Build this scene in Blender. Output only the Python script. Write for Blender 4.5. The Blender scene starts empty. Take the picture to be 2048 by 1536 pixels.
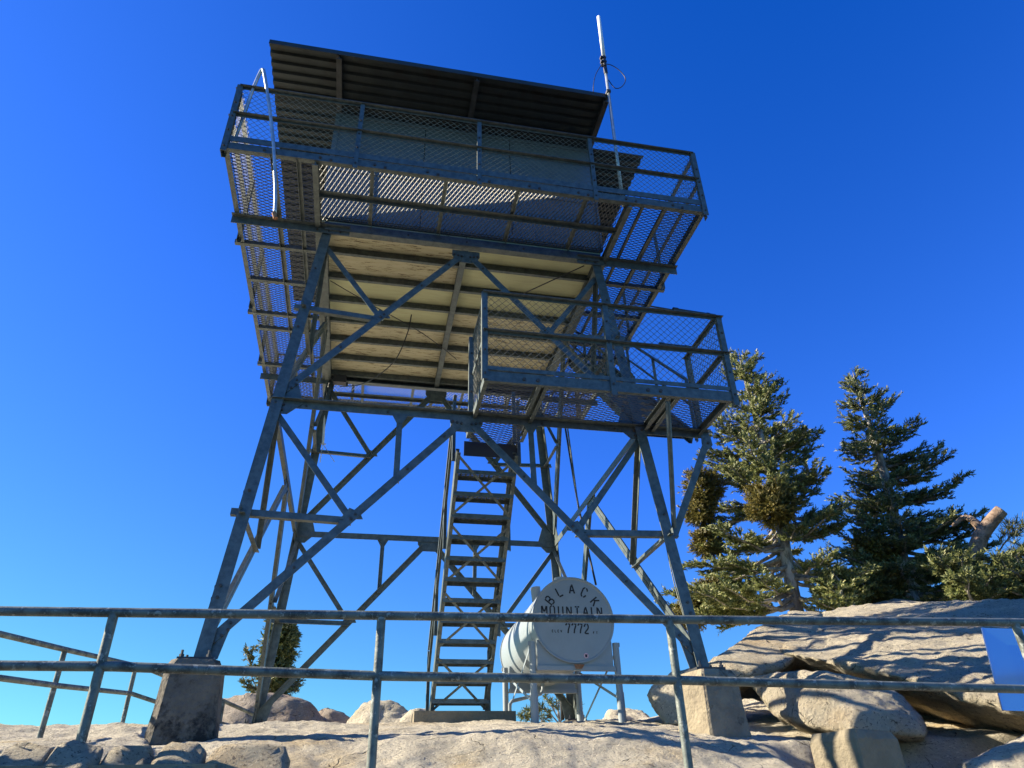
import bpy, bmesh, math, random
import numpy as np
from mathutils import Vector, Matrix, noise
from math import radians, sin, cos, pi

sc = bpy.context.scene
COL = sc.collection
V = Vector

# ------------------------------------------------------------------ camera
CAM = V((-1.005, -9.3656, -1.2878)); YAW, PITCH, ROLL, F = 0.2118, 0.5478, -0.0275, 1434.3354
fw = V((sin(YAW)*cos(PITCH), cos(YAW)*cos(PITCH), sin(PITCH)))
r0 = V((cos(YAW), -sin(YAW), 0)); u0 = r0.cross(fw)
rt = cos(ROLL)*r0 + sin(ROLL)*u0
up = -sin(ROLL)*r0 + cos(ROLL)*u0
cd = bpy.data.cameras.new('camera'); cam = bpy.data.objects.new('camera', cd); COL.objects.link(cam)
cd.sensor_width = 36; cd.lens = F/2048*36; cd.clip_start = .05; cd.clip_end = 3000
cam.matrix_world = Matrix(((rt.x, up.x, -fw.x, CAM.x), (rt.y, up.y, -fw.y, CAM.y), (rt.z, up.z, -fw.z, CAM.z), (0, 0, 0, 1)))
sc.camera = cam

# ------------------------------------------------------------------ sky and sun
SUN_AZ, SUN_EL = radians(-73), radians(29)
w = bpy.data.worlds.new('World'); sc.world = w; w.use_nodes = True
nt = w.node_tree; bg = nt.nodes['Background']
sky = nt.nodes.new('ShaderNodeTexSky'); sky.sky_type = 'NISHITA'; sky.sun_disc = False
sky.sun_elevation = SUN_EL; sky.sun_rotation = SUN_AZ; sky.altitude = 2300; sky.air_density = 1.0; sky.dust_density = 0.3; sky.ozone_density = 3.0
# deep high-altitude blue: the clear-air sky with its red and green thinned out
sep = nt.nodes.new('ShaderNodeSeparateColor'); com = nt.nodes.new('ShaderNodeCombineColor'); nt.links.new(sky.outputs[0], sep.inputs[0])
for k, (g_, o_) in enumerate(((.34, .37), (.60, .23), (1.18, 0.))):
    sb = nt.nodes.new('ShaderNodeMath'); sb.operation = 'SUBTRACT'; sb.inputs[1].default_value = o_; sb.use_clamp = False; nt.links.new(sep.outputs[k], sb.inputs[0])
    ml = nt.nodes.new('ShaderNodeMath'); ml.operation = 'MULTIPLY'; ml.inputs[1].default_value = g_; nt.links.new(sb.outputs[0], ml.inputs[0])
    mx_ = nt.nodes.new('ShaderNodeMath'); mx_.operation = 'MAXIMUM'; mx_.inputs[1].default_value = .006; nt.links.new(ml.outputs[0], mx_.inputs[0])
    mn_ = nt.nodes.new('ShaderNodeMath'); mn_.operation = 'MINIMUM'; mn_.inputs[1].default_value = 3.7; nt.links.new(mx_.outputs[0], mn_.inputs[0])
    nt.links.new(mn_.outputs[0], com.inputs[k])
nt.links.new(com.outputs[0], bg.inputs[0])
bg.inputs[1].default_value = 0.107
sd = bpy.data.lights.new('sun', 'SUN'); sun = bpy.data.objects.new('sun', sd); COL.objects.link(sun)
sd.energy = 5.0; sd.angle = radians(.53); sd.color = (1, .89, .70)
sdir = V((sin(SUN_AZ)*cos(SUN_EL), cos(SUN_AZ)*cos(SUN_EL), sin(SUN_EL)))
sun.rotation_euler = sdir.to_track_quat('Z', 'Y').to_euler()
sun.location = (-20, 8, 25)
sc.view_settings.view_transform = 'Standard'; sc.view_settings.look = 'None'
sc.view_settings.exposure = 1.38; sc.view_settings.gamma = 1.0
sc.cycles.max_bounces = 6; sc.cycles.diffuse_bounces = 3; sc.cycles.glossy_bounces = 3

# ------------------------------------------------------------------ measuring helpers
def ray(px, py):
    return (rt*((px-1024)/F) + up*((768-py)/F) + fw)
def at(px, py, D):
    "point seen at pixel (px,py) of the photograph, D metres away over the ground"
    d = ray(px, py); return CAM + d*(D/math.hypot(d.x, d.y))
def aty(px, py, y):
    d = ray(px, py); return CAM + d*((y-CAM.y)/d.y)
def atx(px, py, x):
    d = ray(px, py); return CAM + d*((x-CAM.x)/d.x)
def lerp(a, b, t): return V(a)+(V(b)-V(a))*t

# ------------------------------------------------------------------ materials
def mat(name, col, rough=.6, metal=0., col2=None, nscale=6., ndetail=6., lo=.4, hi=.6, bump=0., bscale=40., spec=None, col3=None, n3=1.3, lo3=.55, hi3=.7, dist=.02, stretch=None):
    m = bpy.data.materials.new(name); m.use_nodes = True; n = m.node_tree; b = n.nodes['Principled BSDF']
    b.inputs['Base Color'].default_value = (*col, 1); b.inputs['Roughness'].default_value = rough; b.inputs['Metallic'].default_value = metal
    if spec is not None: b.inputs['Specular IOR Level'].default_value = spec
    tc = n.nodes.new('ShaderNodeTexCoord'); src = tc.outputs['Object']
    if stretch:
        mp = n.nodes.new('ShaderNodeMapping'); mp.inputs['Scale'].default_value = stretch; n.links.new(src, mp.inputs[0]); src = mp.outputs[0]
    out = None
    if col2:
        nz = n.nodes.new('ShaderNodeTexNoise'); nz.inputs['Scale'].default_value = nscale; nz.inputs['Detail'].default_value = ndetail; nz.inputs['Roughness'].default_value = .65
        n.links.new(src, nz.inputs[0])
        mr = n.nodes.new('ShaderNodeMapRange'); mr.inputs[1].default_value = lo; mr.inputs[2].default_value = hi; n.links.new(nz.outputs[0], mr.inputs[0])
        mx = n.nodes.new('ShaderNodeMixRGB'); mx.inputs[1].default_value = (*col, 1); mx.inputs[2].default_value = (*col2, 1)
        n.links.new(mr.outputs[0], mx.inputs[0]); out = mx.outputs[0]
    if col3:
        nz = n.nodes.new('ShaderNodeTexNoise'); nz.inputs['Scale'].default_value = n3; nz.inputs['Detail'].default_value = 8; nz.inputs['Roughness'].default_value = .7
        n.links.new(src, nz.inputs[0])
        mr = n.nodes.new('ShaderNodeMapRange'); mr.inputs[1].default_value = lo3; mr.inputs[2].default_value = hi3; n.links.new(nz.outputs[0], mr.inputs[0])
        mx = n.nodes.new('ShaderNodeMixRGB'); mx.inputs[2].default_value = (*col3, 1)
        if out: n.links.new(out, mx.inputs[1])
        else: mx.inputs[1].default_value = (*col, 1)
        n.links.new(mr.outputs[0], mx.inputs[0]); out = mx.outputs[0]
    if out: n.links.new(out, b.inputs['Base Color'])
    if bump:
        nz = n.nodes.new('ShaderNodeTexNoise'); nz.inputs['Scale'].default_value = bscale; nz.inputs['Detail'].default_value = 6; n.links.new(src, nz.inputs[0])
        bp = n.nodes.new('ShaderNodeBump'); bp.inputs['Strength'].default_value = bump; bp.inputs['Distance'].default_value = dist
        n.links.new(nz.outputs[0], bp.inputs['Height']); n.links.new(bp.outputs[0], b.inputs['Normal'])
    return m

def granite(name, base, dark, stain, stain_lo=.52, lichen=.0, bump=1.0):
    m = bpy.data.materials.new(name); m.use_nodes = True; n = m.node_tree; b = n.nodes['Principled BSDF']; L = n.links.new
    b.inputs['Roughness'].default_value = .9; b.inputs['Specular IOR Level'].default_value = .2
    geo = n.nodes.new('ShaderNodeNewGeometry'); P = geo.outputs['Position']
    def nz(scale, det=6, rough=.6, src=P):
        t = n.nodes.new('ShaderNodeTexNoise'); t.inputs['Scale'].default_value = scale; t.inputs['Detail'].default_value = det; t.inputs['Roughness'].default_value = rough; L(src, t.inputs[0]); return t.outputs[0]
    def ramp(x, lo, hi):
        t = n.nodes.new('ShaderNodeMapRange'); t.inputs[1].default_value = lo; t.inputs[2].default_value = hi; L(x, t.inputs[0]); return t.outputs[0]
    def mix(a, c, f):
        t = n.nodes.new('ShaderNodeMixRGB'); L(f, t.inputs[0])
        if isinstance(a, tuple): t.inputs[1].default_value = (*a, 1)
        else: L(a, t.inputs[1])
        t.inputs[2].default_value = (*c, 1); return t.outputs[0]
    c = mix(base, tuple(x*.78 for x in base), ramp(nz(2.2, 5), .42, .62))
    c = mix(c, stain, ramp(nz(.75, 7, .62), stain_lo, stain_lo+.16))
    c = mix(c, tuple(x*1.9 for x in dark), ramp(nz(34, 4, .8), .565, .615))
    c = mix(c, dark, ramp(nz(15, 8, .82), .615, .655))
    c = mix(c, tuple(min(1, x*1.25) for x in base), ramp(nz(28, 5, .75), .56, .66))
    if lichen: c = mix(c, (.05, .045, .04), ramp(nz(9, 8, .72), .66-lichen, .72-lichen))
    # thin dark cracks
    vor = n.nodes.new('ShaderNodeTexVoronoi'); vor.feature = 'DISTANCE_TO_EDGE'; vor.inputs['Scale'].default_value = 3.1
    wob = n.nodes.new('ShaderNodeMixRGB'); wob.inputs[0].default_value = .22
    nn = n.nodes.new('ShaderNodeTexNoise'); nn.inputs['Scale'].default_value = 2.5; nn.inputs['Detail'].default_value = 6; L(P, nn.inputs[0])
    L(P, wob.inputs[1]); L(nn.outputs['Color'], wob.inputs[2]); L(wob.outputs[0], vor.inputs['Vector'])
    ck = ramp(vor.outputs['Distance'], .010, .0)
    ckm = n.nodes.new('ShaderNodeMath'); ckm.operation = 'MULTIPLY'; L(ck, ckm.inputs[0]); L(ramp(nz(2.3, 5), .53, .58), ckm.inputs[1])
    c = mix(c, tuple(x*.35 for x in dark), ckm.outputs[0])
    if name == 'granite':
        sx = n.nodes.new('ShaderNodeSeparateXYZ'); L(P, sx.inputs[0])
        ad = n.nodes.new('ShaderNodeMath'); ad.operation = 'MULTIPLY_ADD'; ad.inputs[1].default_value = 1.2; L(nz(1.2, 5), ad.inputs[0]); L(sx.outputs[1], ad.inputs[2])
        c = mix(c, (.045, .038, .026), ramp(ad.outputs[0], -4.3, -4.8))  # unseen near ground darkened on purpose, to cut bounce light on front faces
    L(c, b.inputs['Base Color'])
    h1 = nz(9, 9, .74); h2 = nz(24, 8, .8)
    ma = n.nodes.new('ShaderNodeMath'); ma.operation = 'MULTIPLY_ADD'; ma.inputs[1].default_value = .55; L(h2, ma.inputs[0]); L(h1, ma.inputs[2])
    mb = n.nodes.new('ShaderNodeMath'); mb.operation = 'MULTIPLY_ADD'; mb.inputs[1].default_value = -.5; L(ckm.outputs[0], mb.inputs[0]); L(ma.outputs[0], mb.inputs[2])
    bp = n.nodes.new('ShaderNodeBump'); bp.inputs['Strength'].default_value = 1.0; bp.inputs['Distance'].default_value = .09*bump
    L(mb.outputs[0], bp.inputs['Height']); L(bp.outputs[0], b.inputs['Normal'])
    return m

M = {}
M['steel'] = mat('galvanised_steel', (.120, .146, .142), .5, .25, (.070, .088, .088), 14, 5, .38, .62, .25, 60, dist=.004, col3=(.165, .17, .15), n3=3, lo3=.55, hi3=.75)
M['bolt'] = mat('dark_bolt', (.05, .055, .055), .55, .3, (.09, .06, .04), 30, 3)
M['grate'] = mat('grating_steel', (.15, .15, .135), .45, .3)
M['mesh'] = mat('wire_steel', (.16, .165, .155), .4, .4)
M['panel'] = mat('galvanised_sheet', (.145, .175, .185), .42, .3, (.12, .145, .155), 5, 6, .4, .6, .15, 30, dist=.004, col3=(.17, .19, .2), n3=1.2)
M['roof'] = mat('weathered_roof_steel', (.040, .050, .050), .6, .2, (.027, .035, .036), 4, 5, .4, .65, col3=(.036, .033, .028), n3=2)
M['raft'] = mat('weathered_beam', (.075, .08, .08), .6, .2, (.05, .052, .05), 6, 5)
M['pipe'] = mat('weathered_pipe', (.15, .17, .15), .55, .15, (.045, .052, .048), 10, 12, .44, .58, .5, 60, dist=.004, col3=(.28, .30, .27), n3=20, lo3=.54, hi3=.62)
M['pipe2'] = mat('bright_pipe', (.55, .58, .58), .35, .5, (.38, .42, .43), 8, 4)
M['white'] = mat('white_fibreglass', (.80, .80, .77), .4)
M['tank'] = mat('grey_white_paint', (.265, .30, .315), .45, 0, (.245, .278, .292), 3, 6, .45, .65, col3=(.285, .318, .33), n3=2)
M['letters'] = mat('stencil_black', (.018, .016, .016), .6)
M['rust'] = mat('rust', (.20, .08, .03), .9, 0, (.33, .16, .08), 25, 4)
M['black'] = mat('black_rubber', (.02, .02, .022), .5)
M['dark'] = mat('dark_iron', (.05, .05, .055), .5, .4)
M['pink'] = mat('pink_sticker', (.72, .42, .47), .5)
M['ply'] = mat('weathered_plywood', (.47, .44, .30), .75, 0, (.40, .37, .235), 3.5, 7, .40, .62, stretch=(.8, 6, 1), col3=(.075, .048, .022), n3=7, lo3=.565, hi3=.60)
M['ply2'] = mat('greenish_plywood', (.47, .49, .29), .75, 0, (.42, .42, .25), 3.0, 6, .40, .66, stretch=(.8, 6, 1), col3=(.37, .36, .22), n3=2)
M['conc'] = mat('old_concrete', (.165, .142, .108), .95, 0, (.105, .092, .072), 5, 8, .40, .62, 1.0, 30, col3=(.022, .02, .017), n3=3.2, lo3=.50, hi3=.60)
M['conc2'] = mat('pale_concrete', (.245, .205, .14), .95, 0, (.19, .16, .11), 5, 8, .40, .62, 1.0, 26)
M['conc3'] = mat('stained_concrete', (.28, .235, .16), .95, 0, (.20, .165, .115), 5, 8, .40, .62, 1.0, 30, col3=(.035, .03, .024), n3=3.0, lo3=.545, hi3=.66)
M['rock'] = granite('granite', (.68, .61, .47), (.15, .125, .10), (.56, .42, .22), .54)
M['rock2'] = granite('granite_with_lichen', (.68, .60, .45), (.12, .10, .08), (.56, .42, .25), .57, .05, 1.7)
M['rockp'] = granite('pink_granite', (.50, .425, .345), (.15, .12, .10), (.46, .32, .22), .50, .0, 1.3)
M['bark'] = mat('grey_bark', (.20, .175, .145), .95, 0, (.12, .10, .085), 9, 6, .42, .58, .8, 30, stretch=(1, 1, .4), col3=(.46, .43, .38), n3=4, lo3=.48, hi3=.58)
M['limb'] = mat('pale_limb_bark', (.34, .31, .27), .95, 0, (.16, .14, .12), 12, 6, .45, .6, .6, 30)
M['barkr'] = mat('brown_bark', (.30, .21, .15), .95, 0, (.15, .10, .07), 9, 6, .42, .58, 1, 20, col3=(.28, .22, .18), n3=6)
def leafmat(name, c1, c2, tip):
    m = bpy.data.materials.new(name); m.use_nodes = True; n = m.node_tree; b = n.nodes['Principled BSDF']; L = n.links.new
    g = n.nodes.new('ShaderNodeNewGeometry')
    mr = n.nodes.new('ShaderNodeValToRGB'); e = mr.color_ramp.elements
    e[0].color = (*c1, 1); e[1].color = (*c2, 1); e[1].position = .75
    e2 = e.new(1.0); e2.color = (*tip, 1)
    L(g.outputs['Random Per Island'], mr.inputs[0]); L(mr.outputs[0], b.inputs['Base Color'])
    b.inputs['Roughness'].default_value = .5; b.inputs['Specular IOR Level'].default_value = .35
    tr = n.nodes.new('ShaderNodeBsdfTranslucent'); L(mr.outputs[0], tr.inputs[0])
    mx = n.nodes.new('ShaderNodeMixShader'); mx.inputs[0].default_value = .22
    L(b.outputs[0], mx.inputs[1]); L(tr.outputs[0], mx.inputs[2]); L(mx.outputs[0], n.nodes['Material Output'].inputs[0])
    return m
M['fir'] = leafmat('fir_needles', (.062, .09, .027), (.19, .205, .06), (.40, .38, .155))
M['fir2'] = leafmat('dark_fir_needles', (.05, .075, .025), (.15, .165, .05), (.32, .31, .12))
M['mist'] = leafmat('mistletoe', (.075, .07, .014), (.15, .125, .025), (.24, .175, .035))
M['pine'] = leafmat('pine_needles', (.07, .085, .03), (.14, .14, .05), (.22, .21, .10))
m = mat('polished_aluminium', (.60, .62, .62), .22, 1.0, bump=.05, bscale=8, dist=.003); M['alu'] = m

# ------------------------------------------------------------------ mesh builder
class MB:
    def __init__(s): s.v = []; s.f = []; s.b = []
    def add(s, vs, fs):
        o = len(s.v); s.v += [tuple(p) for p in vs]; s.f += [tuple(i+o for i in f) for f in fs]; return s
    def box(s, c, d, R=None):
        c = V(c); h = V(d)/2; vs = []
        for x in (-1, 1):
            for y in (-1, 1):
                for z in (-1, 1):
                    p = V((x*h.x, y*h.y, z*h.z)); vs.append(c+(R@p if R else p))
        return s.add(vs, [(0, 1, 3, 2), (4, 6, 7, 5), (0, 4, 5, 1), (2, 3, 7, 6), (0, 2, 6, 4), (1, 5, 7, 3)])
    def bb(s, a, b): return s.box([(p+q)/2 for p, q in zip(a, b)], [abs(p-q) for p, q in zip(a, b)])
    def beam(s, p0, p1, prof, n):
        p0, p1 = V(p0), V(p1); t = (p1-p0).normalized(); v = V(n); v = (v-t*v.dot(t)).normalized(); u = t.cross(v)
        k = len(prof); vs = [p0+u*a+v*b for a, b in prof]+[p1+u*a+v*b for a, b in prof]
        fs = [(i, (i+1) % k, k+(i+1) % k, k+i) for i in range(k)]+[tuple(range(k-1, -1, -1)), tuple(range(k, 2*k))]
        return s.add(vs, fs)
    def tube(s, pts, r, n=10, r1=None, cap=True):
        pts = [V(p) for p in pts]; k = len(pts); base = len(s.v); prev = None
        for i, p in enumerate(pts):
            t = (pts[min(i+1, k-1)]-pts[max(i-1, 0)]).normalized()
            if prev is None:
                a = V((0, 0, 1)) if abs(t.z) < .9 else V((1, 0, 0)); u = t.cross(a).normalized()
            else: u = (prev-t*prev.dot(t)).normalized()
            prev = u; w_ = t.cross(u)
            rr = r if r1 is None else r+(r1-r)*i/(k-1)
            if isinstance(r, (list, tuple)): rr = r[i]
            for j in range(n):
                a = 2*pi*j/n; s.v.append(tuple(p+(u*cos(a)+w_*sin(a))*rr))
        for i in range(k-1):
            for j in range(n):
                a = base+i*n+j; b = base+i*n+(j+1) % n
                s.f.append((a, b, b+n, a+n))
        if cap:
            s.f.append(tuple(base+j for j in range(n-1, -1, -1))); s.f.append(tuple(base+(k-1)*n+j for j in range(n)))
        return s
    def plate(s, poly, n, th):
        n = V(n).normalized()*th; k = len(poly); a = [V(p)+n*.5 for p in poly]; b = [V(p)-n*.5 for p in poly]
        return s.add(a+b, [tuple(range(k)), tuple(range(2*k-1, k-1, -1))]+[(i, k+i, k+(i+1) % k, (i+1) % k) for i in range(k)])
    def bolt(s, p, n, r=.012, h=.012):
        n = V(n).normalized(); k = len(s.f); s.tube([V(p), V(p)+n*h], r*1.3, 6)
        if r >= .010: s.b += range(k, len(s.f))
        return s
    def build(s, name, m, parent=None, smooth=False):
        me = bpy.data.meshes.new(name); me.from_pydata(s.v, [], s.f); me.materials.append(M[m] if isinstance(m, str) else m)
        if s.b:
            me.materials.append(M['bolt'])
            for k in s.b: me.polygons[k].material_index = 1
        bm = bmesh.new(); bm.from_mesh(me); bmesh.ops.recalc_face_normals(bm, faces=bm.faces); bm.to_mesh(me); bm.free()
        if smooth:
            me.polygons.foreach_set('use_smooth', [True]*len(me.polygons))
        o = bpy.data.objects.new(name, me); COL.objects.link(o)
        if parent: o.parent = parent; o.matrix_parent_inverse = PINV(parent)
        return o
def PINV(p):
    return Matrix.Translation(-V(world_loc(p)))
def world_loc(p):
    l = V(p.location)
    return l
def smooth_by_angle(o, ang=40):
    me = o.data; bm = bmesh.new(); bm.from_mesh(me); 
    for e in bm.edges:
        e.smooth = not (len(e.link_faces) == 2 and e.calc_face_angle(0) > radians(ang))
    for f in bm.faces: f.smooth = True
    bm.to_mesh(me); bm.free()
def thing(name, label, cat, loc=(0, 0, 0), group=None):
    o = bpy.data.objects.new(name, None); COL.objects.link(o); o.location = loc; o.empty_display_size = .2
    o['label'] = label; o['category'] = cat
    if group: o['group'] = group
    return o
def tag(o, label, cat, group=None):
    o['label'] = label; o['category'] = cat
    if group: o['group'] = group
    return o
def struct(o, kind='structure'): o['kind'] = kind; return o

def Lp(a, t=.01, b=None, off=0., flip=1):       # angle: flange flat in the face plane, other one pointing inwards
    b = b or a
    p = [(-a/2, 0), (a/2, 0), (a/2, -t), (-a/2+t, -t), (-a/2+t, -b), (-a/2, -b)]
    return [(flip*x, y+off) for x, y in p]
def Op(a, t=.009, b=None):                        # upright leg with the top flange turned outwards
    b = b or a
    return [(a/2, 0), (a/2, -t), (-a/2, -t), (-a/2, b), (-a/2+t, b), (-a/2+t, 0)]
def Cp(h, w_, t=.01, off=0.):                      # channel: web in the face plane, flanges inwards
    return [(-h/2, off), (h/2, off), (h/2, off-w_), (h/2-t, off-w_), (h/2-t, off-t), (-h/2+t, off-t), (-h/2+t, off-w_), (-h/2, off-w_)]
def Rp(a, b): return [(-a/2, -b/2), (a/2, -b/2), (a/2, b/2), (-a/2, b/2)]
def Ip(h, w_, t=.012):
    return [(-h/2, -w_/2), (-h/2, w_/2), (-h/2+t, w_/2), (-h/2+t, t/2), (h/2-t, t/2), (h/2-t, w_/2), (h/2, w_/2), (h/2, -w_/2), (h/2-t, -w_/2), (h/2-t, -t/2), (-h/2+t, -t/2), (-h/2+t, -w_/2)]
def Tp(a, t=.012, b=None):                         # two angles back to back with a dark seam
    b = b or a; g = .006
    return [(-a, 0), (-g, 0), (-g, -t*.9), (g, -t*.9), (g, 0), (a, 0), (a, -t), (t, -t), (t, -b), (-t, -b), (-t, -t), (-a, -t)]

def chainlink(mb, o, u, v, W, H, pitch=.088, r=.0031):
    "two families of diagonal wires woven over a W x H panel"
    o, u, v = V(o), V(u), V(v); n = u.cross(v)
    for fam in (0, 1):
        k = -int(H/pitch)-1
        while k*pitch < W:
            a = k*pitch; x0, y0, x1, y1 = a, 0., a+H, H
            if x0 < 0: y0 -= x0; x0 = 0.
            if x1 > W: y1 -= (x1-W); x1 = W
            k += 1
            if y1-y0 < .02: continue
            if fam: q0, q1 = (x0, H-y0), (x1, H-y1)
            else: q0, q1 = (x0, y0), (x1, y1)
            d = n*(.003 if fam else -.003)
            mb.tube([o+u*q0[0]+v*q0[1]+d, o+u*q1[0]+v*q1[1]+d], r, 4, cap=False)

def expanded(name, m, x0, x1, y0, y1, z, along, parent, S=.054, Lw=.108, sw=.0085, th=.0028, lean=-.5):
    "expanded-metal walkway: zigzag strands lying on edge; strands run along axis 'along'"
    A0, A1, B0, B1 = (x0, x1, y0, y1) if along == 'x' else (y0, y1, x0, x1)
    na = int((A1-A0)/(Lw/2)); nb = int((B1-B0)/(S/2))
    ia = np.arange(na+1); vs = []; fs = []
    base = 0
    for j in range(nb):
        bc = B0+(j+.5)*S/2
        zig = ((ia+j) % 2*2-1)*(S/4-.001)
        a = A0+ia*(A1-A0)/na
        for (db, dz) in ((-sw*lean*.9, -sw*.5), (-sw*lean*.9+th, -sw*.5), (sw*lean*.9+th, sw*.5), (sw*lean*.9, sw*.5)):
            arr = np.empty((na+1, 3)); b = bc+zig+db
            if along == 'x': arr[:, 0] = a; arr[:, 1] = b
            else: arr[:, 0] = b; arr[:, 1] = a
            arr[:, 2] = z+dz; vs.append(arr)
        N = na+1; i = np.arange(na)
        for k in range(4):
            k2 = (k+1) % 4
            fs.append(np.stack([base+k*N+i, base+k2*N+i, base+k2*N+i+1, base+k*N+i+1], 1))
        base += 4*N
    vs = np.concatenate(vs); fs = np.concatenate(fs)
    me = bpy.data.meshes.new(name); me.vertices.add(len(vs)); me.vertices.foreach_set('co', vs.ravel())
    me.loops.add(fs.size); me.loops.foreach_set('vertex_index', fs.ravel())
    me.polygons.add(len(fs)); me.polygons.foreach_set('loop_start', np.arange(len(fs))*4); me.polygons.foreach_set('loop_total', np.full(len(fs), 4))
    me.update(calc_edges=True); me.materials.append(M[m])
    o = bpy.data.objects.new(name, me); COL.objects.link(o)
    if parent: o.parent = parent; o.matrix_parent_inverse = PINV(parent)
    return o

# ------------------------------------------------------------------ ground: the bare granite summit
GY = [(-400, -150), (-60, -26), (-20, -7.), (-12, -3.6), (-9, -2.85), (-6.5, -2.2), (-5.2, -1.5), (-4.5, -1.18), (-3.6, -.93), (-2.6, -.68), (-1.2, -.44), (0, -.28), (1.2, -.18), (2.4, -.12), (4, -.35), (6, -1.0), (10, -3), (20, -9), (60, -32), (400, -190)]
gy = np.array(GY)
def ground_z(X, Y, fine=True):
    z = np.interp(Y, gy[:, 0], gy[:, 1])
    z = z-np.where(X < -4.5, (np.abs(X+4.5))*.55, 0)*np.clip((Y+9)/5, 0, 1)
    z = z-np.where(X > 13, (X-13)*.6, 0)
    z = z+.16*np.exp(-(((X+2.9)/1.0)**2+((Y+3.9)/.8)**2))                 # ledge behind the stone wall
    z = z-.10*np.exp(-(((X+3.4)/1.0)**2+((Y+2.4)/1.2)**2))
    z = z+.10*np.exp(-(((X-.6)/1.5)**2+((Y+3.2)/.7)**2))
    z = z-.75*np.clip((-4.28-Y)/.2, 0, 1)*np.clip((-1.45-X)/.5, 0, 1)*np.clip((Y+7.5)/2, 0, 1)
    z = z-.34*np.clip((X-2.25)/.5, 0, 1)*np.clip((-2.9-Y)/.5, 0, 1)*np.clip((Y+5.6)/.8, 0, 1)
    z = z+2.9*np.exp(-(((X-10)/4.2)**2+((Y-4.5)/3.4)**2))                 # rise under the trees
    return z
def axis_samples(a, b, d, far):
    c = np.arange(a, b+d/2, d); lo = [a]; hi = [b]; s = d
    while lo[-1] > -far: s *= 1.18; lo.append(lo[-1]-s)
    s = d
    while hi[-1] < far: s *= 1.18; hi.append(hi[-1]+s)
    return np.concatenate([np.array(lo[:0:-1]), c, np.array(hi[1:])])
def make_ground():
    xs = axis_samples(-5, 5.5, .034, 900); ys = axis_samples(-5.2, 1.6, .034, 900)
    X, Y = np.meshgrid(xs, ys); Z = ground_z(X, Y)
    for i in range(len(ys)):
        for j in range(len(xs)):
            x, y = xs[j], ys[i]
            if -14 < x < 16 and -12 < y < 14:
                n1 = noise.fractal(V((x*.55, y*.55, 3.1)), 1.0, 2.0, 5)
                n2 = noise.ridged_multi_fractal(V((x*.9+5, y*1.6, 1.7)), .9, 2.1, 4, 1.0, 2.0)
                Z[i, j] += .075*n1-.022*(n2-1.2)+(.016*noise.fractal(V((x*7, y*7, .5)), .6, 2.2, 4)+.010*noise.turbulence(V((x*4, y*5, 2.5)), 3, True) if -5.2 < y < 3 and abs(x) < 6 else 0)
            else:
                Z[i, j] += (.6+abs(x)*.02+abs(y)*.02)*noise.fractal(V((x*.08, y*.08, .3)), 1.0, 2.0, 4)
    nx, ny = len(xs), len(ys)
    vs = np.stack([X.ravel(), Y.ravel(), Z.ravel()], 1)
    i, j = np.meshgrid(np.arange(ny-1), np.arange(nx-1), indexing='ij'); a = (i*nx+j).ravel()
    fs = np.stack([a, a+1, a+nx+1, a+nx], 1)
    me = bpy.data.meshes.new('ground'); me.from_pydata(vs.tolist(), [], fs.tolist()); me.materials.append(M['rock'])
    me.polygons.foreach_set('use_smooth', [True]*len(me.polygons))
    o = bpy.data.objects.new('ground', me); COL.objects.link(o); struct(o)
    return o
make_ground()
def gz(x, y):
    z = float(ground_z(np.array(x), np.array(y)))
    return z+.075*noise.fractal(V((x*.55, y*.55, 3.1)), 1.0, 2.0, 5)-.022*(noise.ridged_multi_fractal(V((x*.9+5, y*1.6, 1.7)), .9, 2.1, 4, 1.0, 2.0)-1.2)

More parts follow.
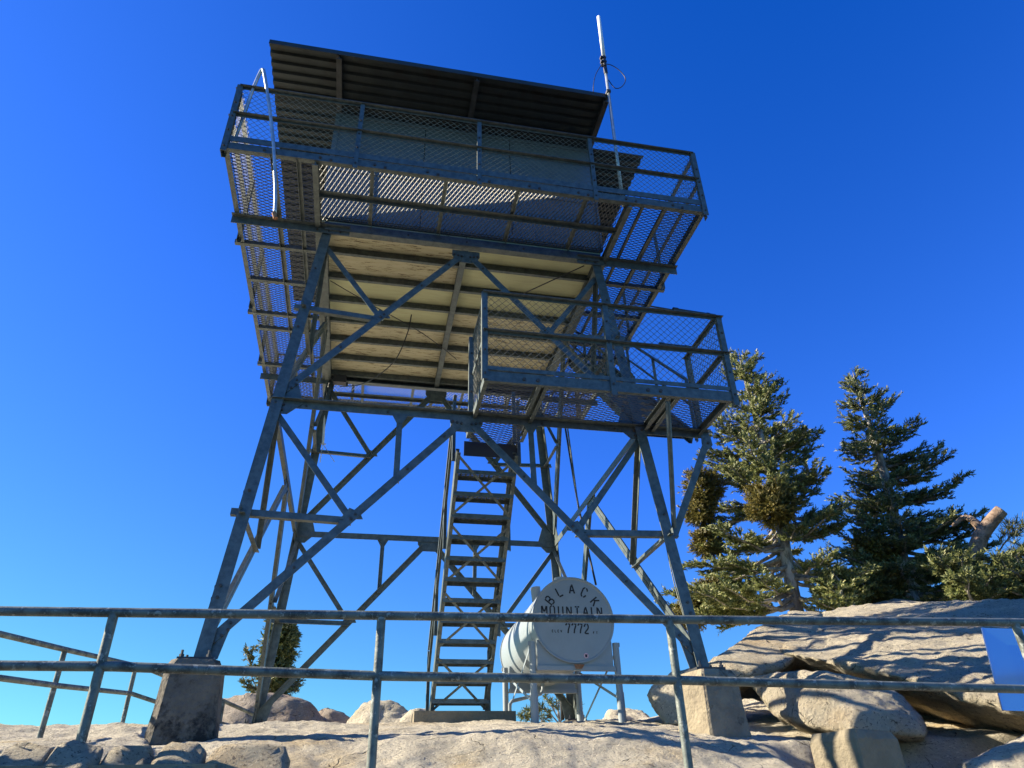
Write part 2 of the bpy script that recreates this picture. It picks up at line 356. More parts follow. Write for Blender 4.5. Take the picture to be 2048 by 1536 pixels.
# ------------------------------------------------------------------ rocks
def rock(name, pts, m, label, cat, vox=.07, amp=.08, fs=1.2, fine=.02, seed=0., group=None, smooth_it=2, cuts=7):
    bm = bmesh.new()
    for p in pts: bm.verts.new(p)
    r = bmesh.ops.convex_hull(bm, input=bm.verts)
    for v in [v for v in bm.verts if not v.link_faces]: bm.verts.remove(v)
    rnd = random.Random(int(seed*10)); cen = sum((v.co for v in bm.verts), V())/len(bm.verts)
    for k in range(cuts):
        d = V((rnd.uniform(-1, 1), rnd.uniform(-1, .3), rnd.uniform(-.4, 1))).normalized()
        sup = max((v.co-cen).dot(d) for v in bm.verts)
        bmesh.ops.bisect_plane(bm, geom=bm.verts[:]+bm.edges[:]+bm.faces[:], plane_co=cen+d*sup*rnd.uniform(.86, .95), plane_no=d, clear_outer=True)
        co = [v.co.copy() for v in bm.verts]; bm.clear()
        for p in co: bm.verts.new(p)
        bmesh.ops.convex_hull(bm, input=bm.verts)
        for v in [v for v in bm.verts if not v.link_faces]: bm.verts.remove(v)
    me = bpy.data.meshes.new(name); bm.to_mesh(me); bm.free()
    o = bpy.data.objects.new(name, me); COL.objects.link(o)
    md = o.modifiers.new('r', 'REMESH'); md.mode = 'VOXEL'; md.voxel_size = vox
    ms = o.modifiers.new('s', 'SMOOTH'); ms.iterations = 1; ms.factor = .5
    dg = bpy.context.evaluated_depsgraph_get(); me2 = bpy.data.meshes.new_from_object(o.evaluated_get(dg)); o.modifiers.clear(); o.data = me2; bpy.data.meshes.remove(me)
    me2.name = name
    nrm = [v.normal.copy() for v in me2.vertices]
    for v, n in zip(me2.vertices, nrm):
        p = v.co+V((seed, seed*.7, -seed))
        d = .55*amp*noise.fractal(p*fs, 1.0, 2.0, 5)+fine*noise.fractal(p*6, .7, 2.1, 5)+.5*fine*noise.turbulence(p*3, 4, True)
        rg = noise.ridged_multi_fractal(p*.9*fs, .9, 2.0, 3, 1.0, 2.0)
        v.co += n*(d-.25*amp*(rg-1.0))
    me2.materials.clear(); me2.materials.append(M[m]); me2.polygons.foreach_set('use_smooth', [True]*len(me2.polygons))
    tag(o, label, cat, group)
    return o
def extr(front, depth, shrink=.9, lift=0.):
    "front outline points plus the same outline pushed back along the sight line and away from the viewer"
    c = sum(front, V())/len(front); out = list(front)
    h = (c-CAM); h.z = 0; h.normalize()
    for p in front: out.append(c+(p-c)*shrink+h*depth+V((0, 0, lift)))
    return out
def A(l): return [at(*q) for q in l]

rock('boulder', A([(1572, 1264, 12.0), (1556, 1288, 10.6), (1560, 1305, 10.0), (1680, 1324, 9.1), (1800, 1354, 8.5), (2048, 1424, 7.8), (2400, 1525, 7.5),
     (1640, 1224, 14.4), (1720, 1209, 14.8), (1850, 1199, 14.6), (2048, 1195, 13.2), (2500, 1190, 11.2), (1760, 1270, 11.4), (2000, 1290, 9.9),
     (1700, 1420, 14), (2400, 1500, 14)]), 'rock2', 'huge sunlit granite slab sloping up towards the two fir trees', 'boulder', .06, .06, .9, .028, 3.3, 'boulders around the summit')
rock('boulder', A([(1392, 1352, 9.5), (1425, 1318, 9.6), (1470, 1285, 10.6), (1520, 1250, 11.8), (1563, 1226, 12.6), (1650, 1214, 13.2), (1630, 1300, 10.5), (1570, 1325, 9.6), (1500, 1352, 9.2), (1420, 1400, 9.6), (1560, 1400, 12), (1640, 1290, 13)]),
     'rock2', 'smooth granite slope left of the huge slab, striped by thin shadows', 'boulder', .075, .06, .9, .02, 8.1, 'boulders around the summit')
rock('boulder', extr(A([(1492, 1356, 9.3), (1530, 1346, 9.0), (1600, 1341, 8.4), (1660, 1342, 8.0), (1765, 1364, 8.2), (1812, 1395, 8.1), (1868, 1440, 7.9), (1852, 1474, 7.8), (1770, 1470, 7.5), (1668, 1460, 7.25), (1620, 1450, 7.5), (1548, 1424, 8.3), (1522, 1392, 8.8), (1656, 1400, 7.3)]), 3.2, .9),
     'rock2', 'split orange-stained block propped on the concrete stub under the huge slab', 'boulder', .035, .03, 1.6, .02, 1.7, 'boulders around the summit', 1)
rock('boulder', extr(A([(1290, 1388, 9.6), (1306, 1366, 9.6), (1345, 1342, 9.7), (1400, 1335, 9.7), (1440, 1340, 9.6), (1440, 1452, 9.3), (1330, 1448, 9.4), (1312, 1420, 9.5)]), 1.4, .8),
     'rock', 'shaded boulder leaning behind the right front concrete footing', 'boulder', .05, .05, 1.4, .02, 5.2, 'boulders around the summit')
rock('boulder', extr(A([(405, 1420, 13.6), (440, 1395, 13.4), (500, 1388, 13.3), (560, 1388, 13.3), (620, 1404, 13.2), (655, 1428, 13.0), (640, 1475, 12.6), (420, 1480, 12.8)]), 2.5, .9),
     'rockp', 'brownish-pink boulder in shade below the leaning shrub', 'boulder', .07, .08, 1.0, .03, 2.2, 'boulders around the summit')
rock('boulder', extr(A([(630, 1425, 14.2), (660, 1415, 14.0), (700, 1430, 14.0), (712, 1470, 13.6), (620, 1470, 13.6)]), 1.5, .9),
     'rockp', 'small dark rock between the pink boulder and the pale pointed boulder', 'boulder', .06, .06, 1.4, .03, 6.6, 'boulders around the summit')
rock('boulder', extr(A([(690, 1450, 13.0), (722, 1402, 13.2), (745, 1397, 13.2), (790, 1400, 13.2), (800, 1412, 13.2), (822, 1425, 13.0), (830, 1470, 12.6), (690, 1472, 12.6)]), 1.6, .85),
     'rock', 'pale sunlit pointed boulder behind the middle fence post', 'boulder', .055, .06, 1.4, .03, 4.4, 'boulders around the summit')
rock('boulder', extr(A([(800, 1436, 12.6), (830, 1418, 12.6), (870, 1416, 12.8), (885, 1440, 12.4), (880, 1470, 12.2), (795, 1470, 12.2)]), 1.2, .85),
     'rock', 'low pale rock just left of the concrete step under the stairs', 'boulder', .05, .05, 1.4, .02, 9.4, 'boulders around the summit')
rock('boulder', extr(A([(985, 1444, 10.4), (992, 1424, 10.4), (1006, 1421, 10.4), (1020, 1436, 10.3), (1024, 1460, 10.2), (984, 1462, 10.2)]), .5, .8),
     'rock2', 'small brown-sided rock at the right end of the concrete step', 'boulder', .03, .03, 2, .015, 1.1, 'boulders around the summit')
rock('boulder', extr(A([(1204, 1446, 13.4), (1212, 1424, 13.6), (1240, 1420, 13.8), (1262, 1426, 13.8), (1284, 1421, 13.8), (1308, 1438, 13.4), (1310, 1462, 13.0), (1200, 1462, 13.0)]), 1.2, .85),
     'rock', 'jagged low pale rock behind the right legs of the tank stand', 'boulder', .05, .07, 1.8, .035, 7.7, 'boulders around the summit')
rock('boulder', [V((3.6, -4.6, -1.5)), V((5.5, -4.4, -1.5)), V((3.7, -3.9, -.98)), V((4.6, -4.2, -.82)), V((5.6, -4.0, -.7)), V((5.5, -3.0, -1.2)), V((3.7, -3.2, -1.3)), V((4.4, -3.7, -.78))],
     'rock', 'sunlit rock in the bottom right corner below the dark hollow', 'boulder', .05, .05, 1.4, .02, 3.9, 'boulders around the summit')

# ------------------------------------------------------------------ lookout tower
W1, Z1, W2, Z2 = 2.141, 2.727, 1.908, 5.459
def wz(z): return W1+(W2-W1)*(z-Z1)/(Z2-Z1)
def leg(sx, sy, z): return V((sx*wz(z), sy*wz(z), z))
tower = thing('lookout_tower', 'steel fire lookout tower with braced legs, mesh-railed catwalk and flat ribbed roof', 'lookout tower')
FOOT = {(-1, -1): -.02, (1, -1): -.05, (-1, 1): -.02, (1, 1): .03}
STEEL = 'steel'
for (sx, sy), zf in FOOT.items():
    p0, p1 = leg(sx, sy, zf), leg(sx, sy, Z2-.0)
    t = (p1-p0).normalized(); a, th = .125, .013
    # angle section with its corner pointing outwards
    ux, uy = V((sx, 0, 0)), V((0, sy, 0))
    prof = [(0, 0), (-a, 0), (-a, -th), (-th, -th), (-th, -a), (0, -a)]
    k = 6; vs = []
    for p in (p0, p1): vs += [p+ux*(q[0]+.03)+uy*(q[1]+.03) for q in prof]
    mb = MB(); mb.add(vs, [(i, (i+1) % k, k+(i+1) % k, k+i) for i in range(k)]+[tuple(range(k)), tuple(range(k, 2*k))])
    for f in (.1, .12, .3, .5, .7, .88):
        pp = lerp(p0, p1, f); mb.bolt(pp+uy*.03-ux*.02, uy); mb.bolt(pp+ux*.03-uy*.02, ux)
    lg = mb.build('leg', STEEL, tower)
    bp = MB(); bp.box(p0+V((-sx*.01, -sy*.01, -.012)), (.30, .30, .025))
    for qx in (-.11, .11):
        for qy in (-.11, .11): bp.tube([p0+V((qx, qy, -.01)), p0+V((qx, qy, .06))], .012, 6); bp.tube([p0+V((qx, qy, .002)), p0+V((qx, qy, .025))], .022, 6)
    o = bp.build('base_plate', 'dark', lg)
faces = [((-1, -1), (1, -1), (0, -1, 0)), ((1, -1), (1, 1), (1, 0, 0)), ((1, 1), (-1, 1), (0, 1, 0)), ((-1, 1), (-1, -1), (-1, 0, 0))]
for fi, (c0, c1, n) in enumerate(faces):
    n = V(n)
    n0 = n
    n = (n+V((0, 0, (W1-W2)/(Z2-Z1)))).normalized()
    side = fi in (1, 3)
    for tier in (0, 1):
        zt = Z1 if tier == 0 else Z2-.06
        b0 = leg(*c0, FOOT[c0]+.09 if tier == 0 else Z1+.08); b1 = leg(*c1, FOOT[c1]+.09 if tier == 0 else Z1+.08)
        t0, t1 = leg(*c0, zt), leg(*c1, zt); mid = (t0+t1)/2+V((0, 0, -.05 if tier == 0 else .0))
        e = (t1-t0).normalized()
        # diagonals
        for (b, t, sg) in ((b0, t0, 1), (b1, t1, -1)):
            dv = (mid-b).normalized(); q0 = b+dv*.12; q1 = mid-dv*.10+e*(-sg*.03)
            mb = MB()
            if side: mb.beam(q0-n*.03, q1-n*.03, Tp(.062, .009, .06), -n)
            else: mb.beam(q0+n*.004, q1+n*.004, Lp(.088, .009, .07, flip=sg), n)
            L_ = (q1-q0).length
            for f in (.06, .28, .5, .52, .75, .93): mb.bolt(lerp(q0, q1, f)+n*(-.012 if side else .004), n, .011, .014)
            mb.build('diagonal_brace', STEEL, tower)
            # redundant struts: leg mid to diagonal mid, and leg top to diagonal mid
            dm = lerp(b, mid, .5); lm = lerp(b, t, .5 if tier == 0 else .52)
            off = n*(-.026)
            mb = MB(); mb.beam(lm-e*sg*.10+off+n*.032, dm+off+n*.0, Lp(.07, .008, .055, flip=-sg), n); mb.build('bracing_strut', STEEL, tower)
            top = lerp(b, t, .97)
            mb = MB(); mb.beam(top+off-V((0, 0, .06))+e*sg*.06, dm+off, Lp(.07, .008, .055, flip=sg), n)
            mb.build('bracing_strut', STEEL, tower)
            g = MB(); g.plate([dm+e*sg*.10-n*.018+dv*.02, dm-e*sg*.12-n*.018, dm-n*.018+V((0, 0, .13))-e*sg*.03, dm-n*.018+dv*.12], n, .008)
            g.bolt(dm-n*.012, n, .012, .03); g.build('gusset_plate', STEEL, tower)
            if tier == 0 and not side:
                hx = mid-e*sg*.76; dd = lerp(b, mid, 1-.76/abs((mid-b).dot(e)))
                mb = MB(); mb.beam(V((hx.x, hx.y, zt-.04))-n*.02, dd-n*.02, Lp(.065, .008, .05), n); mb.build('hanger', STEEL, tower)
                g = MB(); g.plate([V((hx.x-.09, hx.y, zt-.04))-n*.01, V((hx.x+.09, hx.y, zt-.04))-n*.01, V((hx.x+.03, hx.y, zt-.15))-n*.01, V((hx.x-.03, hx.y, zt-.15))-n*.01], n, .007); g.build('gusset_plate', STEEL, tower)
            # corner gusset at the bottom of each diagonal
            g = MB(); tv = (t-b).normalized()
            q = b-n*.006-V((0, 0, .05))
            if tier == 1: poly = [q-e*sg*.04-tv*.17, q+e*sg*.16-tv*.17, q+e*sg*.30-tv*.02, q+dv*.36-e*sg*.02, q+tv*.22+e*sg*.05, q-e*sg*.0+tv*.22]
            else: poly = [q-e*sg*.03-tv*.03, q+e*sg*.16-tv*.03, q+dv*.32, q+tv*.24+e*sg*.04, q-e*sg*.02+tv*.24]
            g.plate(poly, n, .008)
            for f in (.05, .13, .2): g.bolt(q+tv*f-n*.0+e*sg*.03, n, .012, .026); g.bolt(q+dv*(f+.1), n, .012, .026)
            if tier == 1:
                for f in (-.05, -.12): g.bolt(q+tv*f+e*sg*.03, n, .012, .026); g.bolt(q+tv*f+e*sg*.1, n, .012, .026)
            g.build('gusset_plate', STEEL, tower)
        # middle gusset
        g = MB(); c = mid-n*.004
        g.plate([c-e*.19+V((0, 0, .06)), c+e*.19+V((0, 0, .06)), c+e*.19-V((0, 0, .04)), c+e*.11-V((0, 0, .15)), c-e*.11-V((0, 0, .15)), c-e*.19-V((0, 0, .04))], n, .008)
        for s_ in (-1, 1):
            for k in (.06, .11, .16): g.bolt(c+e*s_*k+V((0, 0, -.03-.1*(.16-k)*6*.3)), n, .012, .022)
        g.build('gusset_plate', STEEL, tower)
        # horizontal strut
        ext = .85 if (fi == 0 and tier == 0) else 0.
        mb = MB()
        if tier == 0: mb.beam(t0-e*.03-n0*.016, t1+e*(.03+ext)-n0*.016, Op(.095, .010, .07), n0)
        else: mb.beam(t0+V((0, 0, .165))+n0*.065, t1+V((0, 0, .165))+n0*.065, Cp(.13, .10, .009), n0)
        for f in np.linspace(.08, .92, 5): mb.bolt(lerp(t0, t1, float(f))+(n0*-.016+V((0, 0, -.01)) if tier == 0 else n0*.065+V((0, 0, .165))), n0, .011, .012)
        mb.build('horizontal_strut', STEEL, tower)
# cantilever knee under the landing, front right
mb = MB(); mb.beam((2.985, -2.16, 2.67), (2.345, -2.19, 1.40), Lp(.08, .009, .06), (0, -1, 0)); mb.build('knee_brace', STEEL, tower)
g = MB(); g.plate([(2.90, -2.15, 2.70), (3.02, -2.15, 2.70), (3.03, -2.15, 2.58), (2.98, -2.15, 2.52), (2.89, -2.15, 2.58)], (0, 1, 0), .01); g.bolt((2.97, -2.155, 2.6), (0, -1, 0), .014, .02); g.build('gusset_plate', STEEL, tower)
mb = MB(); mb.tube([(2.14, -2.95, 2.66), (2.335, -2.22, 1.47)], .028, 10); mb.build('knee_brace', STEEL, tower)
# outriggers, girders, joists, plywood
for sy in (-1, 1):
    for sx in (-1, 1):
        mb = MB(); y = sy*W2
        xa, xb = sorted((sx*3.09, sx*1.58), reverse=sy > 0); mb.beam((xa, y+sy*.05, 5.505), (xb, y+sy*.05, 5.505), Op(.12, .010, .06), (0, sy, 0))
        for k in (1.7, 1.85, 2.0): mb.bolt((sx*k, y+sy*.05, 5.49), (0, sy, 0), .012, .014)
        mb.build('outrigger', STEEL, tower)
for y in (-1.42, -.65, .18, .58, 1.68):
    for sx in (-1, 1):
        mb = MB(); e_ = 3.13 if y in (-1.42, .18, 1.68) else 3.03
        mb.beam((sx*e_, y, 5.61), (sx*1.98, y, 5.61), Lp(.06, .007, .06, flip=sx), (0, -1, 0)); mb.build('outrigger', STEEL, tower)
for x, wd in ((-2.0, .07), (0, .085), (2.0, .07)):
    mb = MB(); mb.beam((x, -3.04 if x else -1.95, 5.585), (x, 3.04 if x else 1.95, 5.585), Ip(.115 if x else .10, wd, .012), (1, 0, 0)); mb.build('girder', 'steel', tower)
for sx in (-1, 1):
    mb = MB(); mb.beam((sx*2.20, -3.04, 5.62), (sx*2.20, 3.04, 5.62), Lp(.05, .007, .05), (0, 0, 1)); mb.beam((sx*2.5, -3.04, 5.62), (sx*2.5, 3.04, 5.62), Lp(.06, .007, .05), (0, 0, 1)); mb.build('walkway_bearer', 'steel', tower)
for x in (-1.3, -.38, .55, 1.45):
    for sy in (-1, 1):
        mb = MB(); mb.beam((x, sy*3.04, 5.63), (x, sy*1.98, 5.63), Lp(.05, .007, .05), (1, 0, 0)); mb.build('walkway_bearer', 'steel', tower)
for sy in (-1, 1):
    mb = MB(); mb.beam((-2.0, sy*2.52, 5.62), (2.0, sy*2.52, 5.62), Lp(.07, .007, .06), (0, 0, 1)); mb.build('walkway_bearer', 'steel', tower)
JY = [-1.456, -.90, -.36, .17, .71, 1.27, 1.80]
for y in JY:
    mb = MB(); mb.beam((-1.96, y, 5.62), (1.96, y, 5.62), Cp(.10, .05, .008), (0, -1, 0)); mb.build('joist', 'steel', tower)
jj = [-1.93]+JY+[1.93]
for i in range(len(jj)-1):
    for h, (xa, xb) in enumerate(((-1.96, -.005), (.005, 1.96))):
        mb = MB(); mb.bb((xa, jj[i]+.004, 5.675+.002*((i+h) % 2)), (xb, jj[i+1]-.004, 5.70))
        mb.build('floor_panel', 'ply2' if (i, h) in ((2, 0), (3, 0), (0, 1), (1, 1), (2, 1), (7, 1)) else 'ply', tower)
# cab
cab = MB().bb((-1.95, -1.95, 5.705), (1.95, 1.95, 5.78)).build('cab', 'panel', tower)
CW, ZF, ZT = 1.955, 5.72, 7.86
for (c0, c1, n) in faces:
    n = V(n); a = V((c0[0]*CW, c0[1]*CW, 0)); b = V((c1[0]*CW, c1[1]*CW, 0)); e = (b-a).normalized(); Lw = (b-a).length
    mb = MB()
    for k in range(3):
        p = a+e*(Lw*k/3+.006); q = a+e*(Lw*(k+1)/3-.006)
        mb.plate([p+V((0, 0, ZF)), q+V((0, 0, ZF)), q+V((0, 0, ZT)), p+V((0, 0, ZT))], n, .02+.004*(k % 2))
        for xx in (.03, Lw/6-.0, Lw/3-.03):
            for zz in np.arange(ZF+.08, ZT, .12): mb.bolt(p+e*(xx-.006)+V((0, 0, float(zz)))+n*.011, n, .009, .005)
    mb.build('wall', 'panel', cab)
    mb = MB()
    for zz in (ZF+.05, 6.65, ZT-.06): mb.beam(a+e*.02+V((0, 0, zz))+n*.014, b-e*.02+V((0, 0, zz))+n*.014, Rp(.05, .016), n)
    mb.beam(a+V((0, 0, ZF))+n*.012, a+V((0, 0, ZT))+n*.012, Rp(.07, .03), n)
    mb.build('wall_batten', 'panel', cab)
# roof: ribbed deck with one cut-out corner, ribs parallel to the front
RO, ZR = 2.896, 7.935
def rib_profile(y0, y1, p=.152):
    ys = []; y = y0
    while y < y1-p*.5:
        ys += [(y, 0.), (y+p*.40, 0.), (y+p*.52, .042), (y+p*.86, .042)]; y += p
    ys.append((y1, 0.)); return ys
mb = MB()
for (xa, xb, ya, yb) in ((-RO, 1.985, -RO, -1.93), (-RO, RO, -1.93, RO)):
    pr = rib_profile(ya, yb); k = len(pr)
    vs = [(xa, y, ZR+z) for y, z in pr]+[(xb, y, ZR+z) for y, z in pr]+[(xa, y, ZR+z+.008) for y, z in pr]+[(xb, y, ZR+z+.008) for y, z in pr]
    fs = []
    for i in range(k-1): fs += [(i, i+1, k+i+1, k+i), (2*k+i, 3*k+i, 3*k+i+1, 2*k+i+1), (i, 2*k+i, 2*k+i+1, i+1), (k+i, k+i+1, 3*k+i+1, 3*k+i)]
    fs += [(0, k, 3*k, 2*k), (k-1, 3*k-1, 4*k-1, 2*k-1)]
    mb.add(vs, fs)
roof = mb.build('roof', 'roof', tower)
mb = MB(); mb.bb((-2.895, -2.91, ZR-.03), (1.985, -2.898, ZR+.055)); mb.build('fascia', 'roof', roof)
for x in (-1.95, 0, 1.95):
    for (ya, yb) in ((-2.88, -1.97), (1.97, 2.88)):
        mb = MB(); mb.beam((x, ya, ZR-.045), (x, yb, ZR-.065), Ip(.085, .075, .01), (1, 0, 0)); mb.build('rafter', 'raft', roof)
# catwalk
cat = MB().bb((-3.055, -3.062, 5.59), (3.055, -3.05, 5.70))
cat.bb((-3.055, 3.05, 5.59), (3.055, 3.062, 5.70)); cat.bb((-3.062, -3.049, 5.59), (-3.05, 3.049, 5.70)); cat.bb((3.05, -3.049, 5.59), (3.062, 3.049, 5.70))
for s_ in (-1, 1):   # flanges of the edge channels
    cat.bb((-3.049, s_*3.0, 5.588), (3.049, s_*3.049, 5.598)); cat.bb((s_*3.0, -2.999, 5.588), (s_*3.049, 2.999, 5.598))
cat = cat.build('catwalk', STEEL, tower)
mb = MB()
for s_ in (-1, 1): mb.bb((-3.07, s_*3.068-.006, 5.712), (3.07, s_*3.068+.006, 5.80)); mb.bb((s_*3.068-.006, -3.06, 5.712), (s_*3.068+.006, 3.06, 5.80))
for k in np.linspace(-2.6, 2.6, 9): mb.bolt((float(k), -3.063, 5.64), (0, -1, 0), .014, .014); mb.bolt((float(k)+.13, -3.063, 5.62), (0, -1, 0), .014, .014)
mb.build('kick_plate', STEEL, cat)
expanded('grating', 'grate', -1.98, 1.98, -3.04, -1.965, 5.665, 'y', cat, sw=.0095, lean=-.42)
expanded('grating', 'grate', -1.98, 1.98, 1.965, 3.04, 5.665, 'y', cat, sw=.009, lean=-.1)
expanded('grating', 'grate', -3.04, -1.985, -3.04, 3.04, 5.665, 'x', cat, sw=.009, lean=-.12)
expanded('grating', 'grate', 1.985, 3.04, -3.04, 3.04, 5.665, 'x', cat, sw=.009, lean=-.08)
ZC, HR = 5.587, 1.115
PX = [-3.05, -1.53, 0, 1.53, 3.05]
for k, p in enumerate(PX):
    for s_ in (-1, 1):
        cor = k in (0, 4)
        mb = MB(); mb.beam((p, s_*3.085, ZC-.06), (p, s_*3.085, ZC+HR+.03), Lp(.07 if cor else .055, .007, .05), (0, s_, 0))
        for zz in (ZC+.02, ZC+.3, ZC+.55, ZC+.8): mb.bolt((p, s_*3.085, zz), (0, s_, 0), .010, .012)
        mb.build('railing_post', STEEL, cat)
        mb = MB(); mb.beam((s_*3.085, p*.985, ZC-.06), (s_*3.085, p*.985, ZC+HR+.03), Lp(.07 if cor else .055, .007, .05), (s_, 0, 0)); mb.build('railing_post', STEEL, cat)
for (c0, c1, n) in faces:
    n = V(n); a = V((c0[0]*3.06, c0[1]*3.06, 0)); b = V((c1[0]*3.06, c1[1]*3.06, 0)); e = (b-a).normalized()
    for zz in (ZC+HR, ZC+.60):
        mb = MB(); mb.beam(a+e*.01+V((0, 0, zz)), b-e*.01+V((0, 0, zz)), Op(.035, .007, .05), n); mb.build('handrail', STEEL, cat)
    mb = MB(); chainlink(mb, a+e*.02-n*.03+V((0, 0, 5.72)), e, V((0, 0, 1)), (b-a).length-.04, ZC+HR-5.72+.02); mb.build('chain_link', 'mesh', cat)

# ------------------------------------------------------------------ landing platform
ZL = 2.735
land = thing('landing_platform', 'small landing platform with chain-link railing jutting out at right front of the tower', 'platform', (1.5, -2.6, ZL))
LX0, LX1, LY0, LY1 = .07, 2.93, -3.0, -2.05
mb = MB()
mb.beam((LX0, LY0, ZL+.03), (LX1, LY0, ZL+.03), Cp(.125, .05, .009), (0, -1, 0))
for k in (.5, .65, 1.9, 2.05): mb.bolt((k, LY0, ZL+.02), (0, -1, 0), .016, .014)
mb.bb((LX0, LY0-.012, ZL+.10), (LX1, LY0-.002, ZL+.15))
mb.build('edge_beam', STEEL, land)
for x, yb in ((LX0, -1.62), (.78, -1.62), (.70, -2.3), (2.2, LY1), (2.30, LY1), (LX1-.02, LY1)):
    mb = MB(); mb.beam((x, LY0+.055, ZL+.02), (x, yb, ZL+.02), Cp(.09, .045, .008), (1 if x > .1 else -1, 0, 0)); mb.build('cross_beam', STEEL, land)
mb = MB(); mb.beam((LX0, -2.02, ZL+.055), (LX1, -2.02, ZL+.055), Lp(.06, .007, .06), (0, 1, 0)); mb.build('cross_beam', STEEL, land)
expanded('grating', 'grate', LX0+.01, 2.2, LY0+.06, -2.06, ZL+.075, 'x', land, sw=.0075, lean=-.02)
expanded('grating', 'grate', 2.31, LX1-.03, LY0+.06, -2.06, ZL+.075, 'x', land, sw=.0075, lean=-.02)
expanded('grating', 'grate', LX0+.05, .74, -2.04, -1.45, ZL+.02, 'x', land, sw=.0075, lean=-.02)
mb = MB(); mb.plate([(LX0, -1.44, ZL+.03), (.76, -1.44, ZL+.03), (.76, -1.42, ZL-.16), (LX0, -1.42, ZL-.16)], (0, 1, .1), .008); mb.build('nosing_plate', 'dark', land)
LH = 1.125
for (x, y) in ((LX0, LY0-.01), (1.5, LY0-.01), (LX1+.01, LY0-.01), (LX0-.01, -2.1), (LX1+.01, -2.1)):
    z0 = ZL-.09 if y < -2.9 and x > .5 else ZL-.02
    mb = MB()
    mb.beam((x, y-.012, z0), (x, y-.012, ZL+LH+.02), Lp(.065, .007, .055), (0, -1, 0))
    for zz in (.05, .35, .6, .9): mb.bolt((x, y-.012, ZL+zz), (0, -1, 0), .010, .012)
    mb.build('railing_post', STEEL, land)
for zz in (ZL+LH, ZL+.60):
    mb = MB(); mb.beam((LX0-.02, LY0, zz), (LX1+.06, LY0, zz), Op(.035, .007, .055), (0, -1, 0)); mb.build('handrail', STEEL, land)
    mb = MB(); mb.beam((LX0, LY0+.02, zz), (LX0, -2.06, zz), Lp(.05, .007, .05), (-1, 0, 0)); mb.build('handrail', STEEL, land)
    mb = MB(); mb.beam((LX1, LY0+.02, zz), (LX1, -2.06, zz), Lp(.05, .007, .05), (1, 0, 0)); mb.build('handrail', STEEL, land)
mb = MB(); chainlink(mb, (LX0+.02, LY0+.02, ZL+.14), V((1, 0, 0)), V((0, 0, 1)), LX1-LX0-.04, LH-.13); mb.build('chain_link', 'mesh', land)
for x in (LX0+.01, LX1-.01):
    mb = MB(); chainlink(mb, (x, LY0+.02, ZL+.1), V((0, 1, 0)), V((0, 0, 1)), .90, LH-.1); mb.build('chain_link', 'mesh', land)
for xa in (.72,):   # inner guard beside the stair opening
    mb = MB(); mb.beam((xa, -1.5, ZL), (xa, -1.5, ZL+.75), Lp(.05, .006, .05), (1, 0, 0)); mb.build('railing_post', STEEL, land)

# ------------------------------------------------------------------ stairs
def stair(name, label, x0, x1, yb, zb, yt, zt, ntread, depth, rails=True, group='flights of steel stairs', xbr=True, hh=.78):
    t = thing(name, label, 'stairs', ((x0+x1)/2, yb, zb), group)
    d = V((0, yt-yb, zt-zb)); dn = d.normalized(); nrm = V((0, -dn.z, dn.y))
    if nrm.z < 0: nrm = -nrm
    for x, s_ in ((x0, -1), (x1, 1)):
        mb = MB(); mb.beam((x, yb, zb), (x, yt, zt), Cp(.17, .045, .008), (s_, 0, 0)); mb.build('stringer', STEEL, t)
    for i in range(ntread):
        f = (i+.7)/(ntread+.7); c = V(((x0+x1)/2, yb, zb))+d*f
        mb = MB(); wd = x1-x0-.02; sg = 1 if yt > yb else -1
        mb.bb((x0+.01, c.y-depth/2, c.z-.055), (x1-.01, c.y-depth/2+.006, c.z)); mb.bb((x0+.01, c.y+depth/2-.006, c.z-.055), (x1-.01, c.y+depth/2, c.z))
        n_ = 5
        for k in range(n_): yy = c.y-depth/2+.006+(depth-.012)*(k+.5)/n_; mb.bb((x0+.01, yy-.011, c.z-.006), (x1-.01, yy+.011, c.z))
        for k in range(13): xx = x0+.03+(wd-.04)*k/12; mb.bb((xx-.011, c.y-depth/2+.006, c.z-.0095), (xx+.011, c.y+depth/2-.006, c.z-.0065))
        mb.build('tread', STEEL, t)
    if xbr:
        k = 4
        for i in range(k):
            a = V((0, yb, zb))+d*(i/k+.03); b = V((0, yb, zb))+d*((i+1)/k-.01); o = -nrm*.09
            for (xa, xb) in ((x0+.02, x1-.02), (x1-.02, x0+.02)):
                mb = MB(); pa = V((xa, 0, 0))+a+o; pb = V((xb, 0, 0))+b+o
                if xa > xb: pa -= nrm*.008; pb -= nrm*.008
                mb.beam(pa, pb, Rp(.032, .006), nrm); mb.build('cross_brace', STEEL, t)
    if rails:
        for x, s_ in ((x0-.05, -1), (x1+.05, 1)):
            p = [V((x, yb+.06*(1 if yt < yb else -1), zb+.04)), V((x, yb, zb+hh)), V((x, yt, zt+hh))]
            mb = MB(); mb.beam(p[1], p[2], Lp(.045, .006, .045), (s_, 0, 0)); mb.build('handrail', STEEL, t)
            mb = MB(); mb.beam(lerp(p[1], p[2], .02)-V((0, 0, hh*.45)), p[2]-V((0, 0, hh*.45)), Lp(.035, .005, .035), (s_, 0, 0)); mb.build('handrail', STEEL, t)
            for f in (0, .33, .66, .98):
                b = V((x, yb, zb))+d*f; mb = MB(); mb.beam(b+V((0, 0, -.06)), b+V((0, 0, hh)), Lp(.05, .006, .045), (s_, 0, 0)); mb.build('railing_post', STEEL, t)
    return t
stair('staircase', 'steep open-tread steel stairs rising from the concrete step to the landing', -.03, .73, .86, -.06, -1.50, 2.60, 12, .21)
stair('staircase', 'upper flight of steel stairs from the landing to the catwalk hatch', 2.24, 2.90, -1.95, 2.78, .80, 5.62, 12, .21, xbr=False, hh=.85)

